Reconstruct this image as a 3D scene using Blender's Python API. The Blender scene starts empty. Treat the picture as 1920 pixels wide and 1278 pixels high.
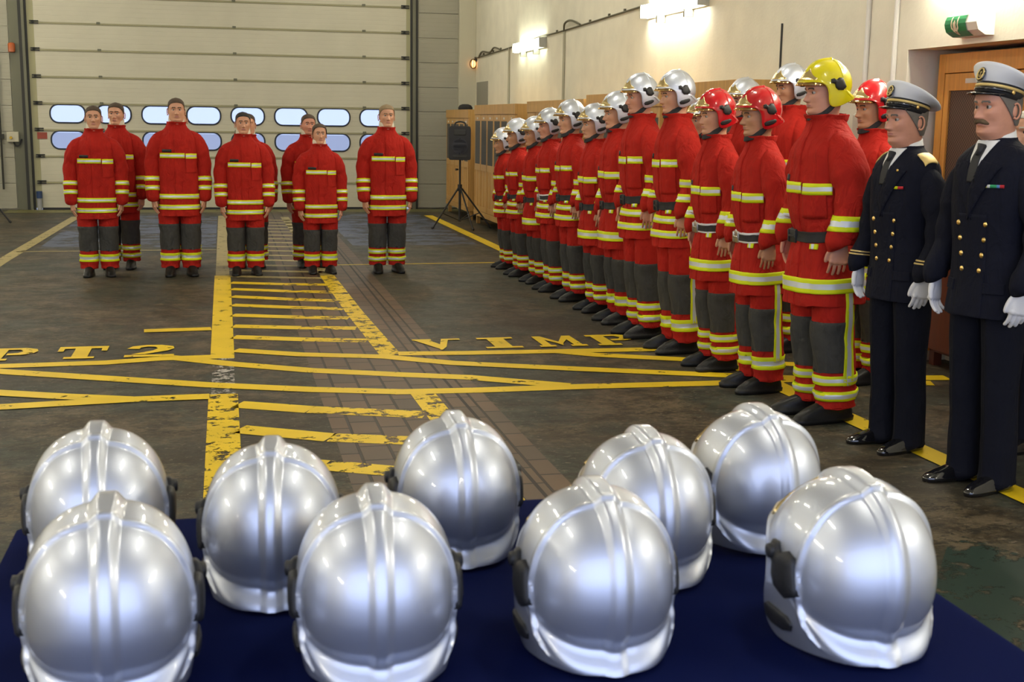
import bpy, bmesh, math, random
from mathutils import Vector, Matrix, noise
from mathutils.bvhtree import BVHTree
PI = math.pi
random.seed(7)
SC = bpy.context.scene
COL = SC.collection

# ------------------------------------------------------------------ materials
MATS = {}
def _nt(name):
    m = bpy.data.materials.new(name); m.use_nodes = True
    nt = m.node_tree
    return m, nt, nt.nodes['Principled BSDF']

def setp(b, **k):
    for n, v in k.items():
        n = n.replace('_', ' ')
        for i in b.inputs:
            if i.name.lower() == n.lower():
                if i.type == 'RGBA' and len(v) == 3: v = (*v, 1)
                i.default_value = v

def mat(name, col, rough=.5, metal=0., coat=0., bump=0., bscale=200., mott=0., mscale=8., stretch=None, spec=.5, coat_rough=.05, fold=0.):
    """plain procedural material: mottled colour, optional fine bump"""
    if name in MATS: return MATS[name]
    m, nt, b = _nt(name)
    setp(b, base_color=col, roughness=rough, metallic=metal, coat_weight=coat, coat_roughness=coat_rough, specular_ior_level=spec)
    L = nt.links.new
    tc = nt.nodes.new('ShaderNodeTexCoord')
    mp = nt.nodes.new('ShaderNodeMapping'); L(tc.outputs['Object'], mp.inputs[0])
    if stretch: mp.inputs['Scale'].default_value = stretch
    if mott > 0:
        n = nt.nodes.new('ShaderNodeTexNoise'); n.inputs['Scale'].default_value = mscale; n.inputs['Detail'].default_value = 5
        L(mp.outputs[0], n.inputs['Vector'])
        mx = nt.nodes.new('ShaderNodeMix'); mx.data_type = 'RGBA'
        mx.inputs[6].default_value = (*[c * (1 - mott) for c in col], 1); mx.inputs[7].default_value = (*[min(1, c * (1 + mott)) for c in col], 1)
        L(n.outputs[0], mx.inputs[0]); L(mx.outputs[2], b.inputs['Base Color'])
    if bump > 0:
        n2 = nt.nodes.new('ShaderNodeTexNoise'); n2.inputs['Scale'].default_value = bscale; n2.inputs['Detail'].default_value = 3
        L(mp.outputs[0], n2.inputs['Vector'])
        bp = nt.nodes.new('ShaderNodeBump'); bp.inputs['Strength'].default_value = bump; bp.inputs['Distance'].default_value = .003
        L(n2.outputs[0], bp.inputs['Height']); L(bp.outputs[0], b.inputs['Normal'])
        if fold > 0:   # soft creases of hanging cloth
            mp2 = nt.nodes.new('ShaderNodeMapping'); mp2.inputs['Scale'].default_value = (1.5, 1.5, .75); L(tc.outputs['Object'], mp2.inputs[0])
            n3 = nt.nodes.new('ShaderNodeTexNoise'); n3.inputs['Scale'].default_value = 9; n3.inputs['Detail'].default_value = 3; n3.inputs['Distortion'].default_value = 1.4
            L(mp2.outputs[0], n3.inputs['Vector'])
            b3 = nt.nodes.new('ShaderNodeBump'); b3.inputs['Strength'].default_value = fold; b3.inputs['Distance'].default_value = .03
            L(n3.outputs[0], b3.inputs['Height']); L(b3.outputs[0], bp.inputs['Normal'])
    MATS[name] = m
    return m

def emit(name, col, strength):
    if name in MATS: return MATS[name]
    m, nt, b = _nt(name)
    setp(b, base_color=(.8, .8, .8), emission_color=col, emission_strength=strength)
    MATS[name] = m
    return m

# ------------------------------------------------------------------ objects
def link(name, me, parent=None, mats=None):
    o = bpy.data.objects.new(name, me); COL.objects.link(o)
    if parent is not None: o.parent = parent
    return o
def mesh(name, bm, mats, smooth=True):
    me = bpy.data.meshes.new(name)
    bmesh.ops.recalc_face_normals(bm, faces=bm.faces[:])
    bm.to_mesh(me); bm.free()
    for m in (mats if isinstance(mats, (list, tuple)) else [mats]): me.materials.append(m)
    if smooth:
        for p in me.polygons: p.use_smooth = True
    return me
def sharp(me, deg=35):
    try: me.set_sharp_from_angle(angle=math.radians(deg))
    except Exception: pass
    return me
def obj(name, bm, mats, parent=None, smooth=False, loc=None):
    me = mesh(name, bm, mats, smooth)
    if smooth: sharp(me)
    o = link(name, me, parent)
    if loc is not None: o.location = loc
    return o
def empty(name, loc=(0, 0, 0), rz=0.):
    o = bpy.data.objects.new(name, None); COL.objects.link(o)
    o.location = loc; o.rotation_euler = (0, 0, rz); o.empty_display_size = .1
    return o
def tag(o, label, cat, group=None):
    o['label'] = label; o['category'] = cat
    if group: o['group'] = group
    return o
def struct(o):
    o['kind'] = 'structure'; return o

# ------------------------------------------------------------------ shapes
def NB(): return bmesh.new()
def box(bm, x0, x1, y0, y1, z0, z1, bev=0., mi=0):
    r = bmesh.ops.create_cube(bm, size=1.)
    vs = r['verts']
    for v in vs:
        v.co = Vector(((x0 + x1) / 2 + v.co.x * (x1 - x0), (y0 + y1) / 2 + v.co.y * (y1 - y0), (z0 + z1) / 2 + v.co.z * (z1 - z0)))
    fs = {f for v in vs for f in v.link_faces}
    for f in fs: f.material_index = mi
    if bev > 0:
        es = {e for v in vs for e in v.link_edges}
        rr = bmesh.ops.bevel(bm, geom=list(es), offset=bev, segments=2, affect='EDGES', profile=.6)
        for f in rr['faces']: f.material_index = mi
    return bm
def B(x0, x1, y0, y1, z0, z1, bev=0.): return box(NB(), x0, x1, y0, y1, z0, z1, bev)
def sg(c, e): return math.copysign(abs(c) ** e, c)
def sring(cx, cy, z, a, b, n=2.3, N=48, tilt=0.):
    out = []
    for k in range(N):
        t = 2 * PI * k / N
        x = a * sg(math.cos(t), 2 / n); y = b * sg(math.sin(t), 2 / n)
        out.append(Vector((cx + x, cy + y, z + y * math.tan(tilt))))
    return out
def loft(bm, rings, cap0=True, cap1=True, mi=0):
    vs = [[bm.verts.new(p) for p in r] for r in rings]
    N = len(rings[0])
    for i in range(len(vs) - 1):
        for k in range(N):
            f = bm.faces.new((vs[i][k], vs[i][(k + 1) % N], vs[i + 1][(k + 1) % N], vs[i + 1][k])); f.material_index = mi
    for c, r in ((cap0, vs[0]), (cap1, vs[-1])):
        if c:
            ce = bm.verts.new(sum((v.co for v in r), Vector()) / N)
            for k in range(N):
                f = bm.faces.new((r[k], r[(k + 1) % N], ce)); f.material_index = mi
    return bm
def cr(rows, m):
    """Catmull-Rom resampling of rows of numbers"""
    n = len(rows); out = []
    for j in range(m):
        u = j * (n - 1) / (m - 1); i = min(int(u), n - 2); t = u - i
        p0, p1, p2, p3 = rows[max(i - 1, 0)], rows[i], rows[i + 1], rows[min(i + 2, n - 1)]
        out.append([.5 * (2 * b + (c - a) * t + (2 * a - 5 * b + 4 * c - d) * t * t + (-a + 3 * b - 3 * c + d) * t ** 3) for a, b, c, d in zip(p0, p1, p2, p3)])
    return out
def tube(bm, pts, N=14, m=None, cap=True, flat=1., up=Vector((0, 1, 0)), mi=0):
    """pts rows: x,y,z,r ; swept ring, flat = thickness factor along 'up'"""
    rows = cr(pts, m) if m else [list(p) for p in pts]
    P = [Vector(r[:3]) for r in rows]
    rings = []
    u = None
    for i, p in enumerate(P):
        d = (P[min(i + 1, len(P) - 1)] - P[max(i - 1, 0)]).normalized()
        u0 = u if u is not None else up
        u = (u0 - d * u0.dot(d))
        if u.length < 1e-4: u = d.orthogonal()
        u.normalize(); w = d.cross(u)
        r = rows[i][3]; fl = rows[i][4] if len(rows[i]) > 4 else flat
        rings.append([p + w * (r * math.cos(2 * PI * k / N)) + u * (r * fl * math.sin(2 * PI * k / N)) for k in range(N)])
    return loft(bm, rings, cap, cap, mi)
def ball(bm, c, r, sc=(1, 1, 1), u=16, v=10, mi=0):
    rr = bmesh.ops.create_uvsphere(bm, u_segments=u, v_segments=v, radius=r)
    for q in rr['verts']:
        q.co = Vector((c[0] + q.co.x * sc[0], c[1] + q.co.y * sc[1], c[2] + q.co.z * sc[2]))
    for f in {f for q in rr['verts'] for f in q.link_faces}: f.material_index = mi
    return bm
def join(dst, src, mi=None):
    mp = {v: dst.verts.new(v.co) for v in src.verts}
    for f in src.faces:
        try:
            g = dst.faces.new([mp[v] for v in f.verts]); g.material_index = f.material_index if mi is None else mi
        except ValueError: pass
    return dst
def patch(src, planes, off=.003, thick=.0, cuts=(), pick=None):
    """piece of a surface: keep what is in front of every plane (co, normal), lift along the normals"""
    bm = src.copy()
    for co, no in planes:
        bmesh.ops.bisect_plane(bm, geom=bm.verts[:] + bm.edges[:] + bm.faces[:], plane_co=co, plane_no=no, clear_inner=True)
    for co, no in cuts:
        bmesh.ops.bisect_plane(bm, geom=bm.verts[:] + bm.edges[:] + bm.faces[:], plane_co=co, plane_no=no)
    bm.normal_update()
    for v in bm.verts: v.co += v.normal * off
    if pick:
        for f in bm.faces: f.material_index = pick(f.calc_center_median())
    else:
        for f in bm.faces: f.material_index = 0
    if thick > 0:
        bm.normal_update()
        bd = [e for e in bm.edges if e.is_boundary]
        r = bmesh.ops.extrude_edge_only(bm, edges=bd)
        for v in [g for g in r['geom'] if isinstance(g, bmesh.types.BMVert)]:
            v.co -= Vector(v.normal) * 0
        nv = [g for g in r['geom'] if isinstance(g, bmesh.types.BMVert)]
        cen = {}
        for v in nv:
            e = [e.other_vert(v) for e in v.link_edges if e.other_vert(v) not in nv]
            if e: v.co = e[0].co - e[0].normal * thick
    return bm
def band(src, co, d, hw, planes=(), off=.004, core=.38, thick=.004):
    """reflective band: two yellow edges (slot 0) and a silver core (slot 1) across direction d"""
    co = Vector(co); d = Vector(d).normalized()
    pl = [(co - d * hw, d), (co + d * hw, -d)] + [(Vector(a), Vector(b)) for a, b in planes]
    cu = [(co - d * hw * core, d), (co + d * hw * core, d)]
    return patch(src, pl, off, thick, cu, lambda c: 1 if abs((c - co).dot(d)) < hw * core else 0)
X, Y, Z = Vector((1, 0, 0)), Vector((0, 1, 0)), Vector((0, 0, 1))
def wrinkle(bm, amp=.006, f=9., zst=1.):
    for v in bm.verts:
        p = v.co
        n = noise.noise(Vector((p.x * f, p.y * f, p.z * f * zst))) + .5 * noise.noise(Vector((p.x * f * 2.3 + 7, p.y * f * 2.3, p.z * f * 2.3 * zst)))
        rg = 1 - abs(noise.noise(Vector((p.x * 7.5 + 3, p.y * 7.5, p.z * 2.6 + 5 * p.x)))) * 2.2
        n -= .9 * max(0., rg) ** 2
        v.co = p + v.normal * (n * amp)
def prep(bm):
    bmesh.ops.recalc_face_normals(bm, faces=bm.faces[:]); bm.normal_update(); return bm
def lerp(a, b, t): return a + (b - a) * t
def interp(tab, z):
    if z <= tab[0][0]: return tab[0][1:]
    for a, b in zip(tab, tab[1:]):
        if z <= b[0]:
            t = (z - a[0]) / (b[0] - a[0]); t = t * t * (3 - 2 * t) * .5 + t * .5
            return [lerp(p, q, t) for p, q in zip(a[1:], b[1:])]
    return tab[-1][1:]
# ------------------------------------------------------------------ palette
M_RED = mat('red_fabric', (.42, .016, .009), .82, bump=.35, bscale=420, mott=.22, mscale=16, spec=.2, fold=.75)
M_REDD = mat('red_fabric_worn', (.42, .016, .010), .85, bump=.35, bscale=420, mott=.25, mscale=14, spec=.2)
M_YEL = mat('fluorescent_yellow', (.72, .80, .008), .6, spec=.3)
M_SIL = mat('silver_tape', (.66, .70, .74), .35, metal=.25)
M_WHITE = mat('white_tape', (.78, .78, .80), .5)
M_CHAR = mat('charcoal_fabric', (.046, .045, .040), .85, bump=.4, bscale=300, mott=.3, mscale=24, fold=.6)
M_BOOT = mat('black_leather', (.009, .009, .009), .42, bump=.5, bscale=90, spec=.35)
M_BLACK = mat('black_rubber', (.016, .016, .017), .5, bump=.2, bscale=300)
M_WEB = mat('black_webbing', (.018, .018, .020), .75, bump=.4, bscale=500)
M_GOLD = mat('gold_metal', (.95, .74, .36), .26, metal=1.)
M_BRASS = mat('brass_button', (.90, .62, .22), .28, metal=1.)
M_STEEL = mat('steel_buckle', (.62, .58, .50), .3, metal=1.)
M_CREAM = mat('cream_knit', (.72, .66, .52), .9, bump=.5, bscale=260)
M_NAVY = mat('navy_wool', (.006, .007, .016), .85, bump=.35, bscale=500, mott=.3, mscale=40, spec=.2, fold=.4)
M_NAVYT = mat('dark_trouser_wool', (.005, .006, .013), .85, bump=.3, bscale=500, spec=.2, fold=.4)
M_SHIRT = mat('white_cotton', (.80, .80, .80), .7)
M_TIE = mat('black_tie', (.010, .010, .014), .6)
M_GLOVE = mat('white_glove', (.78, .78, .82), .8, bump=.3, bscale=400)
M_CAP = mat('white_cap_cloth', (.78, .79, .83), .75, bump=.2, bscale=400)
M_PATENT = mat('black_patent', (.008, .008, .010), .08, coat=1.)
M_BRAID = mat('gold_braid', (.75, .56, .22), .45, metal=.5, bump=.5, bscale=300)
M_HSIL = mat('helmet_silver', (.63, .67, .77), .46, metal=.85, coat=1., coat_rough=.03)
M_HRED = mat('helmet_red', (.52, .006, .012), .22, coat=1.)
M_HYEL = mat('helmet_yellow', (.82, .70, .004), .28, coat=1.)
M_INNER = mat('helmet_lining', (.03, .03, .03), .8)
M_EYEW = mat('eye_white', (.42, .38, .35), .3)
M_IRIS = mat('iris_dark', (.030, .020, .015), .5)
SKINS = [mat('skin_light', (.66, .34, .21), .5, mott=.12, mscale=25, bump=.08, bscale=300),
         mat('skin_ruddy', (.62, .29, .19), .5, mott=.14, mscale=25, bump=.08, bscale=300),
         mat('skin_tan', (.52, .26, .14), .5, mott=.12, mscale=25, bump=.08, bscale=300)]
LIPS = [mat('lip_rose', (.50, .20, .16), .45), mat('lip_ruddy', (.44, .17, .14), .45), mat('lip_brown', (.36, .15, .11), .45)]
HAIRS = {'black': mat('hair_black', (.018, .014, .012), .7, bump=.6, bscale=350), 'brown': mat('hair_brown', (.060, .036, .020), .7, bump=.6, bscale=350),
         'grey': mat('hair_grey', (.16, .14, .12), .7, bump=.6, bscale=350), 'tawny': mat('hair_tawny', (.13, .085, .045), .8, bump=.6, bscale=350), 'sandy': mat('hair_sandy', (.24, .17, .09), .7, bump=.6, bscale=350),
         'white': mat('hair_white', (.60, .55, .45), .7, bump=.6, bscale=350)}
def visor_mat():
    m, nt, b = _nt('gold_visor')
    setp(b, base_color=(.9, .66, .30), roughness=.06, metallic=1.)
    tr = nt.nodes.new('ShaderNodeBsdfTransparent'); tr.inputs[0].default_value = (.95, .78, .50, 1)
    mx = nt.nodes.new('ShaderNodeMixShader'); mx.inputs[0].default_value = .55
    nt.links.new(tr.outputs[0], mx.inputs[1]); nt.links.new(b.outputs[0], mx.inputs[2])
    nt.links.new(mx.outputs[0], nt.nodes['Material Output'].inputs[0])
    return m
M_VISOR = visor_mat()

# ------------------------------------------------------------------ head (chin at z=0, crown at .225, face towards -Y)
HT = [(-.16, -.042, .088, .064), (-.10, -.040, .086, .060), (-.055, -.040, .083, .058), (-.030, -.046, .082, .058), (-.015, -.066, .080, .060), (-.004, -.084, .078, .060),
      (.010, -.093, .077, .062), (.030, -.092, .082, .066), (.050, -.095, .090, .070), (.070, -.096, .098, .073), (.090, -.096, .103, .0755),
      (.115, -.095, .107, .077), (.140, -.099, .108, .078), (.165, -.095, .105, .077), (.185, -.084, .095, .072), (.203, -.062, .075, .059), (.216, -.038, .052, .040), (.224, -.010, .024, .012), (.2255, .004, .010, .002)]
NOSE = [(.056, 0), (.062, .008), (.067, .020), (.072, .0275), (.078, .026), (.088, .020), (.100, .0125), (.110, .0070), (.118, .003), (.128, 0)]
def g(x, s): return math.exp(-(x / s) ** 2)
def head_mesh(nose=1., jaw=1., brow=1., cheek=1., nz=84, na=104):
    bm = NB(); rings = []
    zs = []
    for k in range(nz):
        u = k / (nz - 1)
        zs.append(-.16 + .3855 * (u * .85 + .15 * (1 - (1 - u) ** 2) if u < 2 else u))
    # denser where the face is
    zs = [-.16 + (.12 * (k / 14)) for k in range(14)] + [-.04 + .18 * k / (nz - 34) for k in range(nz - 34)] + [.14 + .0855 * (1 - (1 - k / 19) ** 1.6) for k in range(20)]
    for z in zs:
        yf, yb, W = interp(HT, z)
        jw = g(z - .02, .04); W *= 1 + (jaw - 1) * jw
        cy = .008
        nf = 2.05 + .25 * max(0, min(1, (z - .03) / .08)); 
        ring = []
        for k in range(na):
            u = -1 + 2 * k / na
            th = PI * (.52 * u + .48 * u ** 3)
            s, c = math.sin(th), math.cos(th)
            n = nf if c > 0 else 2.2
            x = W * sg(s, 2 / n); y = cy - (cy - yf) * sg(c, 2 / n) if c > 0 else cy + (yb - cy) * sg(-c, 2 / n)
            if c > 0 and -.03 < z < .2:
                ax = abs(x); dy = 0.
                nh = interp(NOSE, z)[0] if .056 < z < .128 else 0
                wn = lerp(.0125, .0075, max(0, min(1, (z - .066) / .04)))
                dy += nose * nh * g(x, wn)
                dy += nose * .0095 * g(ax - .0125, .0065) * g(z - .0715, .0068)      # wings of the nose
                dy -= .0130 * g(ax - .031, .0175) * g(z - .1135, .0125)                  # eye sockets
                dy += .0052 * g(ax - .031, .016) * g(z - .1225, .0035) + .0042 * g(ax - .031, .015) * g(z - .1035, .0035)   # lids
                dy += brow * .0060 * g(ax - .027, .022) * g(z - .1325, .0075)
                dy += cheek * .0050 * g(ax - .047, .018) * g(z - .088, .018)
                dy -= cheek * .0050 * g(ax - .044, .018) * g(z - .048, .018)
                wl = g(x, .024)
                dy += (.0066 * g(z - .0500, .0040) + .0075 * g(z - .0405, .0048) - .0050 * g(z - .0455, .0018)) * wl
                dy -= .0045 * g(z - .0290, .006) * g(x, .025)
                dy += .0050 * g(z - .010, .011) * g(x, .020)
                dy -= .0015 * g(z - .058, .004) * g(x, .004)
                y -= dy
            ring.append(Vector((x, y, z)))
        rings.append(ring)
    loft(bm, rings)
    prep(bm)
    for f in bm.faces:
        c = f.calc_center_median()
        if c.y < -.07 and abs(c.x) < .024 - abs(c.z - .0455) * 1.4 and .0375 < c.z < .0535: f.material_index = 1
        ax = abs(c.x); zb = .1335 + .004 * math.sin(min(1, max(0, (ax - .012) / .034)) * PI) - .10 * max(0, ax - .036)
        if c.y < -.04 and .011 < ax < .047 and abs(c.z - zb) < .0046: f.material_index = 2
    src = bm.copy()
    for s in (-1, 1):
        ball(bm, (s * .031, -.0753, .1135), .0122, u=20, v=14, mi=3)
        ball(bm, (s * .031, -.0783, .1135), .0098, (1, 1, 1), 14, 10, mi=4)
        ear = NB()
        pr = []
        for k in range(13):
            t = -2.2 + 4.4 * k / 12
            pr.append((s * (.081 + .010 * math.cos(t * .6)), .020 + .018 * math.cos(t) * (1 if abs(t) < 1.6 else .8), .094 + .031 * math.sin(t), .0042 + .0012 * g(t + 1.7, .6)))
        tube(ear, pr, 8, 22)
        ball(ear, (s * .079, .020, .095), .019, (.35, .75, 1.35), 12, 10)
        join(bm, prep(ear), 0)
    return bm, src

def hand_mesh(s=1, infl=0.):
    """wrist at origin, fingers down, s=+1 left hand (outer side +X), thumb to -Y"""
    bm = NB()
    rows = [(.012, .021, .030), (-.01, .020, .030), (-.035, .019, .037), (-.065, .017, .043), (-.090, .0145, .043), (-.100, .010, .040)]
    loft(bm, [sring(0, .002, z, a + infl, b + infl, 2.5, 24) for z, a, b in rows])
    for y, L, r, sp in ((-.031, .070, .0088, -.003), (-.0105, .079, .0092, .000), (.0108, .073, .0088, .002), (.0310, .058, .0080, .004)):
        pts = []
        for k in range(6):
            t = k / 5
            pts.append((-s * (.026 * t * t + .004 * t), y + sp * t, -.085 - L * t * (1 - .10 * t), (r + infl) * (1 - .22 * t)))
        pts.append((pts[-1][0] - s * .001, pts[-1][1], pts[-1][2] - .005, (r + infl) * .4))
        tube(bm, pts, 10, 14)
    pts = [(0, -.022, -.018, .013 + infl), (-s * .004, -.040, -.040, .0125 + infl), (-s * .008, -.050, -.066, .0105 + infl), (-s * .012, -.052, -.090, .0092 + infl), (-s * .013, -.051, -.098, .004)]
    tube(bm, pts, 10, 14)
    for y in (-.031, -.010, .011, .030): ball(bm, (s * .006, y, -.088), .0105 + infl, (1, 1, 1), 10, 8)
    return bm

def remesh(bm, vox):
    me = bpy.data.meshes.new('tmp'); bmesh.ops.recalc_face_normals(bm, faces=bm.faces[:]); bm.to_mesh(me); bm.free()
    o = bpy.data.objects.new('tmp', me); COL.objects.link(o)
    md = o.modifiers.new('r', 'REMESH'); md.mode = 'VOXEL'; md.voxel_size = vox
    sm = o.modifiers.new('s', 'SMOOTH'); sm.factor = .5; sm.iterations = 2
    dg = bpy.context.evaluated_depsgraph_get(); dg.update()
    m2 = bpy.data.meshes.new_from_object(o.evaluated_get(dg))
    bpy.data.objects.remove(o); bpy.data.meshes.remove(me)
    r = NB(); r.from_mesh(m2); bpy.data.meshes.remove(m2)
    return r
CHIN = 1.525
HANDC = {}
def hand_at(s, arm, tilt=0.):
    wx, wy, wz = arm
    if s not in HANDC: HANDC[s] = remesh(hand_mesh(s), .0032)
    h = HANDC[s].copy()
    R = Matrix.Rotation(s * math.radians(5), 4, 'Y') @ Matrix.Rotation(math.radians(tilt), 4, 'X') @ Matrix.Rotation(-s * math.radians(18), 4, 'Z')
    bmesh.ops.transform(h, matrix=Matrix.Translation((s * wx, wy, wz)) @ R, verts=h.verts[:])
    return h
BODYC = {}
def body(key, arm, headkw, hands=True, hs=(1, 1, 1)):
    """one skin mesh: head, neck, trunk, limbs and hands"""
    if key in BODYC: return BODYC[key]
    hb, hsrc = head_mesh(**headkw)
    for q in (hb, hsrc):
        for v in q.verts: v.co = Vector((v.co.x * hs[0], .012 + (v.co.y - .012) * hs[1], v.co.z * hs[2]))
        bmesh.ops.translate(q, verts=q.verts[:], vec=(0, -.005, CHIN))
    core = NB()
    loft(core, [sring(0, .012, z, a, b, 2.2, 28) for z, a, b in ((.84, .08, .07), (.88, .14, .09), (.98, .135, .085), (1.10, .12, .08), (1.25, .14, .09), (1.34, .145, .085), (1.39, .11, .07), (1.44, .07, .06), (1.50, .05, .055))])
    for s in (-1, 1):
        tube(core, [(s * .075, .01, .90, .075), (s * .098, .0, .70, .07), (s * .102, -.005, .48, .055), (s * .102, .015, .30, .052), (s * .102, .02, .10, .036), (s * .102, -.02, .05, .035), (s * .108, -.10, .035, .028)], 16, 26)
        wx, wy, wz = arm
        tube(core, [(s * .08, .01, 1.33, .05), (s * .155, .01, 1.315, .047), (s * .215, .012, 1.23, .044), (s * .246, .012, 1.10, .038), (s * wx, lerp(wy, .01, .4), lerp(wz, 1.1, .5), .037), (s * wx, wy, wz + .02, .027), (s * wx, wy, wz - .01, .026)], 14, 26)
        bmesh.ops.recalc_face_normals(core, faces=core.faces[:])
    core = remesh(core, .011)
    join(core, hb)
    if hands:
        for s in (-1, 1): join(core, hand_at(s, arm, -6), 0)
    BODYC[key] = (core, hsrc)
    return BODYC[key]

# ------------------------------------------------------------------ clothing, nominal height 1.75 m, facing -Y
def torso(rows, m=80, N=84, amp=.007):
    """rows: z, cy, a, b, n"""
    bm = NB()
    loft(bm, [sring(0, cy, z, a, b, n, N) for z, cy, a, b, n in cr(rows, m)])
    prep(bm); wrinkle(bm, amp * 1.5, 7., .7); prep(bm)
    return bm
def sleeve(pts, m=44, N=28, amp=.006):
    bm = NB()
    tube(bm, pts, N, m, True); prep(bm)
    for v in bm.verts:
        p = v.co
        fold = math.sin(p.z * 42 + 3.2 * noise.noise(p * 5)) * g(p.z - 1.12, .14)
        v.co = p + v.normal * (amp * (1.5 * noise.noise(p * 9) + .7 * noise.noise(p * 19)) + .0065 * fold)
    return prep(bm)
TOPROWS = [(1.25, .004, .207, .138, 2.5), (1.34, .006, .206, .132, 2.4), (1.395, .010, .186, .122, 2.2), (1.435, .014, .150, .106, 2.1), (1.468, .016, .118, .095, 2.), (1.490, .016, .104, .092, 2.), (1.504, .012, .098, .098, 2.), (1.521, .010, .100, .104, 2.), (1.523, .010, .090, .094, 2.), (1.49, .016, .074, .078, 2.)]
def arm_pts(wx, wy, wz, r0=1.):
    return [(.110, .008, 1.385, .058 * r0), (.155, .008, 1.368, .071 * r0), (.196, .010, 1.315, .083 * r0), (.226, .012, 1.225, .086 * r0), (.250, .014, 1.13, .080 * r0), (.255, .004, lerp(wz, 1.13, .62), .077 * r0), (wx + .004, lerp(wy, .0, .35), lerp(wz, 1.13, .3), .073 * r0), (wx, wy, wz + .04, .068 * r0), (wx, wy - .004, wz + .004, .066 * r0), (wx, wy - .004, wz, .058 * r0), (wx, wy, wz + .03, .045 * r0)]
def mirror(bm):
    c = bm.copy()
    for v in c.verts: v.co.x = -v.co.x
    bmesh.ops.reverse_faces(c, faces=c.faces[:])
    return c
CLOTH = {}
def jacket(kind):
    """returns dict of meshes: jacket, stripes (list), belt ..."""
    if kind in CLOTH: return CLOTH[kind]
    if kind == 'long':
        rows = [(.60, .0, .207, .150, 2.7), (.64, .0, .206, .149, 2.7), (.80, .0, .202, .144, 2.6), (.95, .0, .200, .140, 2.6), (1.10, .0, .203, .138, 2.6)] + TOPROWS
        arm = (.256, -.035, .775)
    elif kind == 'double':
        rows = [(.69, .0, .212, .158, 2.6), (.72, .0, .211, .157, 2.6), (.82, .0, .202, .148, 2.5), (.90, .0, .188, .136, 2.5), (.96, .0, .178, .126, 2.5), (1.02, .0, .188, .134, 2.5), (1.12, .0, .204, .144, 2.5)] + TOPROWS
        arm = (.260, -.048, .915)
    else:
        rows = [(.60, .0, .218, .165, 2.6), (.63, .0, .217, .164, 2.6), (.75, .0, .206, .154, 2.5), (.88, .0, .188, .138, 2.5), (.945, .0, .176, .126, 2.5), (1.0, .0, .186, .134, 2.5), (1.12, .0, .205, .146, 2.5)] + TOPROWS
        arm = (.260, -.048, .915)
    T = torso(rows)
    S = sleeve(arm_pts(*arm)); S2 = mirror(S)
    J = T.copy(); join(J, S); join(J, S2)
    front = (Vector((0, -.01, 0)), -Y)
    hem = rows[0][0]
    # fly front, pockets and shoulder yokes stay in the jacket mesh
    def add(planes, off, th): join(J, patch(T, planes + [front], off, th))
    add([(Vector((-.038, 0, 0)), X), (Vector((.030, 0, 0)), -X), (Vector((0, 0, hem + .002)), Z), (Vector((0, 0, 1.50)), -Z)], .005, .006)
    add([(Vector((.070, 0, 0)), X), (Vector((.175, 0, 0)), -X), (Vector((0, 0, 1.03)), Z), (Vector((0, 0, 1.20)), -Z)], .010, .010)
    st = []
    d0 = (S.verts and Vector((0, 0, 1)))
    cs = 1.195 if kind == 'long' else (1.215 if kind == 'double' else 1.175)
    hw = .024
    fx = lambda a, b: [(Vector((a, 0, 0)), X), (Vector((b, 0, 0)), -X), front]
    if kind == 'long':
        st += [band(T, (0, 0, cs), Z, hw, fx(-.175, .062), .007), band(T, (0, 0, cs - .004), Z, hw, fx(.070, .176), .013)]
        st += [band(T, (0, 0, .795), Z, .024, (), .009), band(T, (0, 0, .690), Z, .024, (), .009)]
        sl = [(.965, .023), (.872, .023)]
    elif kind == 'double':
        st += [band(T, (0, 0, cs), Z, hw, fx(-.19, .050), .007), band(T, (0, 0, cs + .004), Z, hw, fx(.075, .185), .013)]
        st += [band(T, (0, 0, .865), Z, .024, (), .009), band(T, (0, 0, .775), Z, .024, (), .009)]
        sl = [(1.095, .024), (1.005, .024)]
    else:
        st += [band(T, (0, 0, cs), Z, hw + .003, fx(-.20, .052), .007), band(T, (0, 0, cs - .004), Z, hw + .003, fx(.070, .19), .013)]
        st += [band(T, (0, 0, .700), Z, .036, (), .009)]
        sl = [(1.010, .036)]
    for z, w in sl:
        ax = Vector((.0, .12, 1.)) if z < 1 else Vector((.0, .06, 1.))
        for q in (S, S2): st.append(band(q, (0, -.02, z), ax, w, (), .005))
    R = {'jacket': mesh('jacket', J, [M_RED]), 'stripes': [mesh('reflective_stripe', b, [M_YEL, M_SIL]) for b in st], 'arm': arm, 'T': T}
    bd = patch(T, [(Vector((-.155, 0, 0)), X), (Vector((-.065, 0, 0)), -X), (Vector((0, 0, cs + .032)), Z), (Vector((0, 0, cs + .060)), -Z), front], .006, .005)
    R['badge'] = mesh('name_badge', bd, [M_BLACK])
    if kind != 'long':
        k = Vector((0, -.13, 1)); zb = .965 if kind == 'double' else .950
        R['belt'] = mesh('belt', patch(T, [(Vector((0, 0, zb - .026)), k), (Vector((0, 0, zb + .026)), -k)], .009, .010), [M_WEB])
        b2 = band(T, (0, 0, zb), k, .030, (), .009, .62, .010)
        R['belt2'] = mesh('belt', b2, [M_WHITE, M_WEB])
        bk = NB(); box(bk, -.040, .040, -.012, .0, -.034, .034, .004); box(bk, -.028, .028, -.018, -.010, -.006, .006, .002)
        for sx in (-1, 1): box(bk, sx * .034 - .006, sx * .034 + .006, -.017, -.010, -.030, .030, .002)
        bv = BVHTree.FromBMesh(T); hit = bv.ray_cast(Vector((-.06, -1, zb - .018)), Y)
        yb = (hit[0].y if hit[0] else -.13)
        bmesh.ops.translate(bk, verts=bk.verts[:], vec=(-.06, yb - .006, zb - .018))
        b3 = bk.copy()
        R['buckle'] = mesh('belt_buckle', bk, [M_STEEL]); R['buckle_black'] = mesh('belt_buckle', b3, [M_BLACK])
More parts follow.
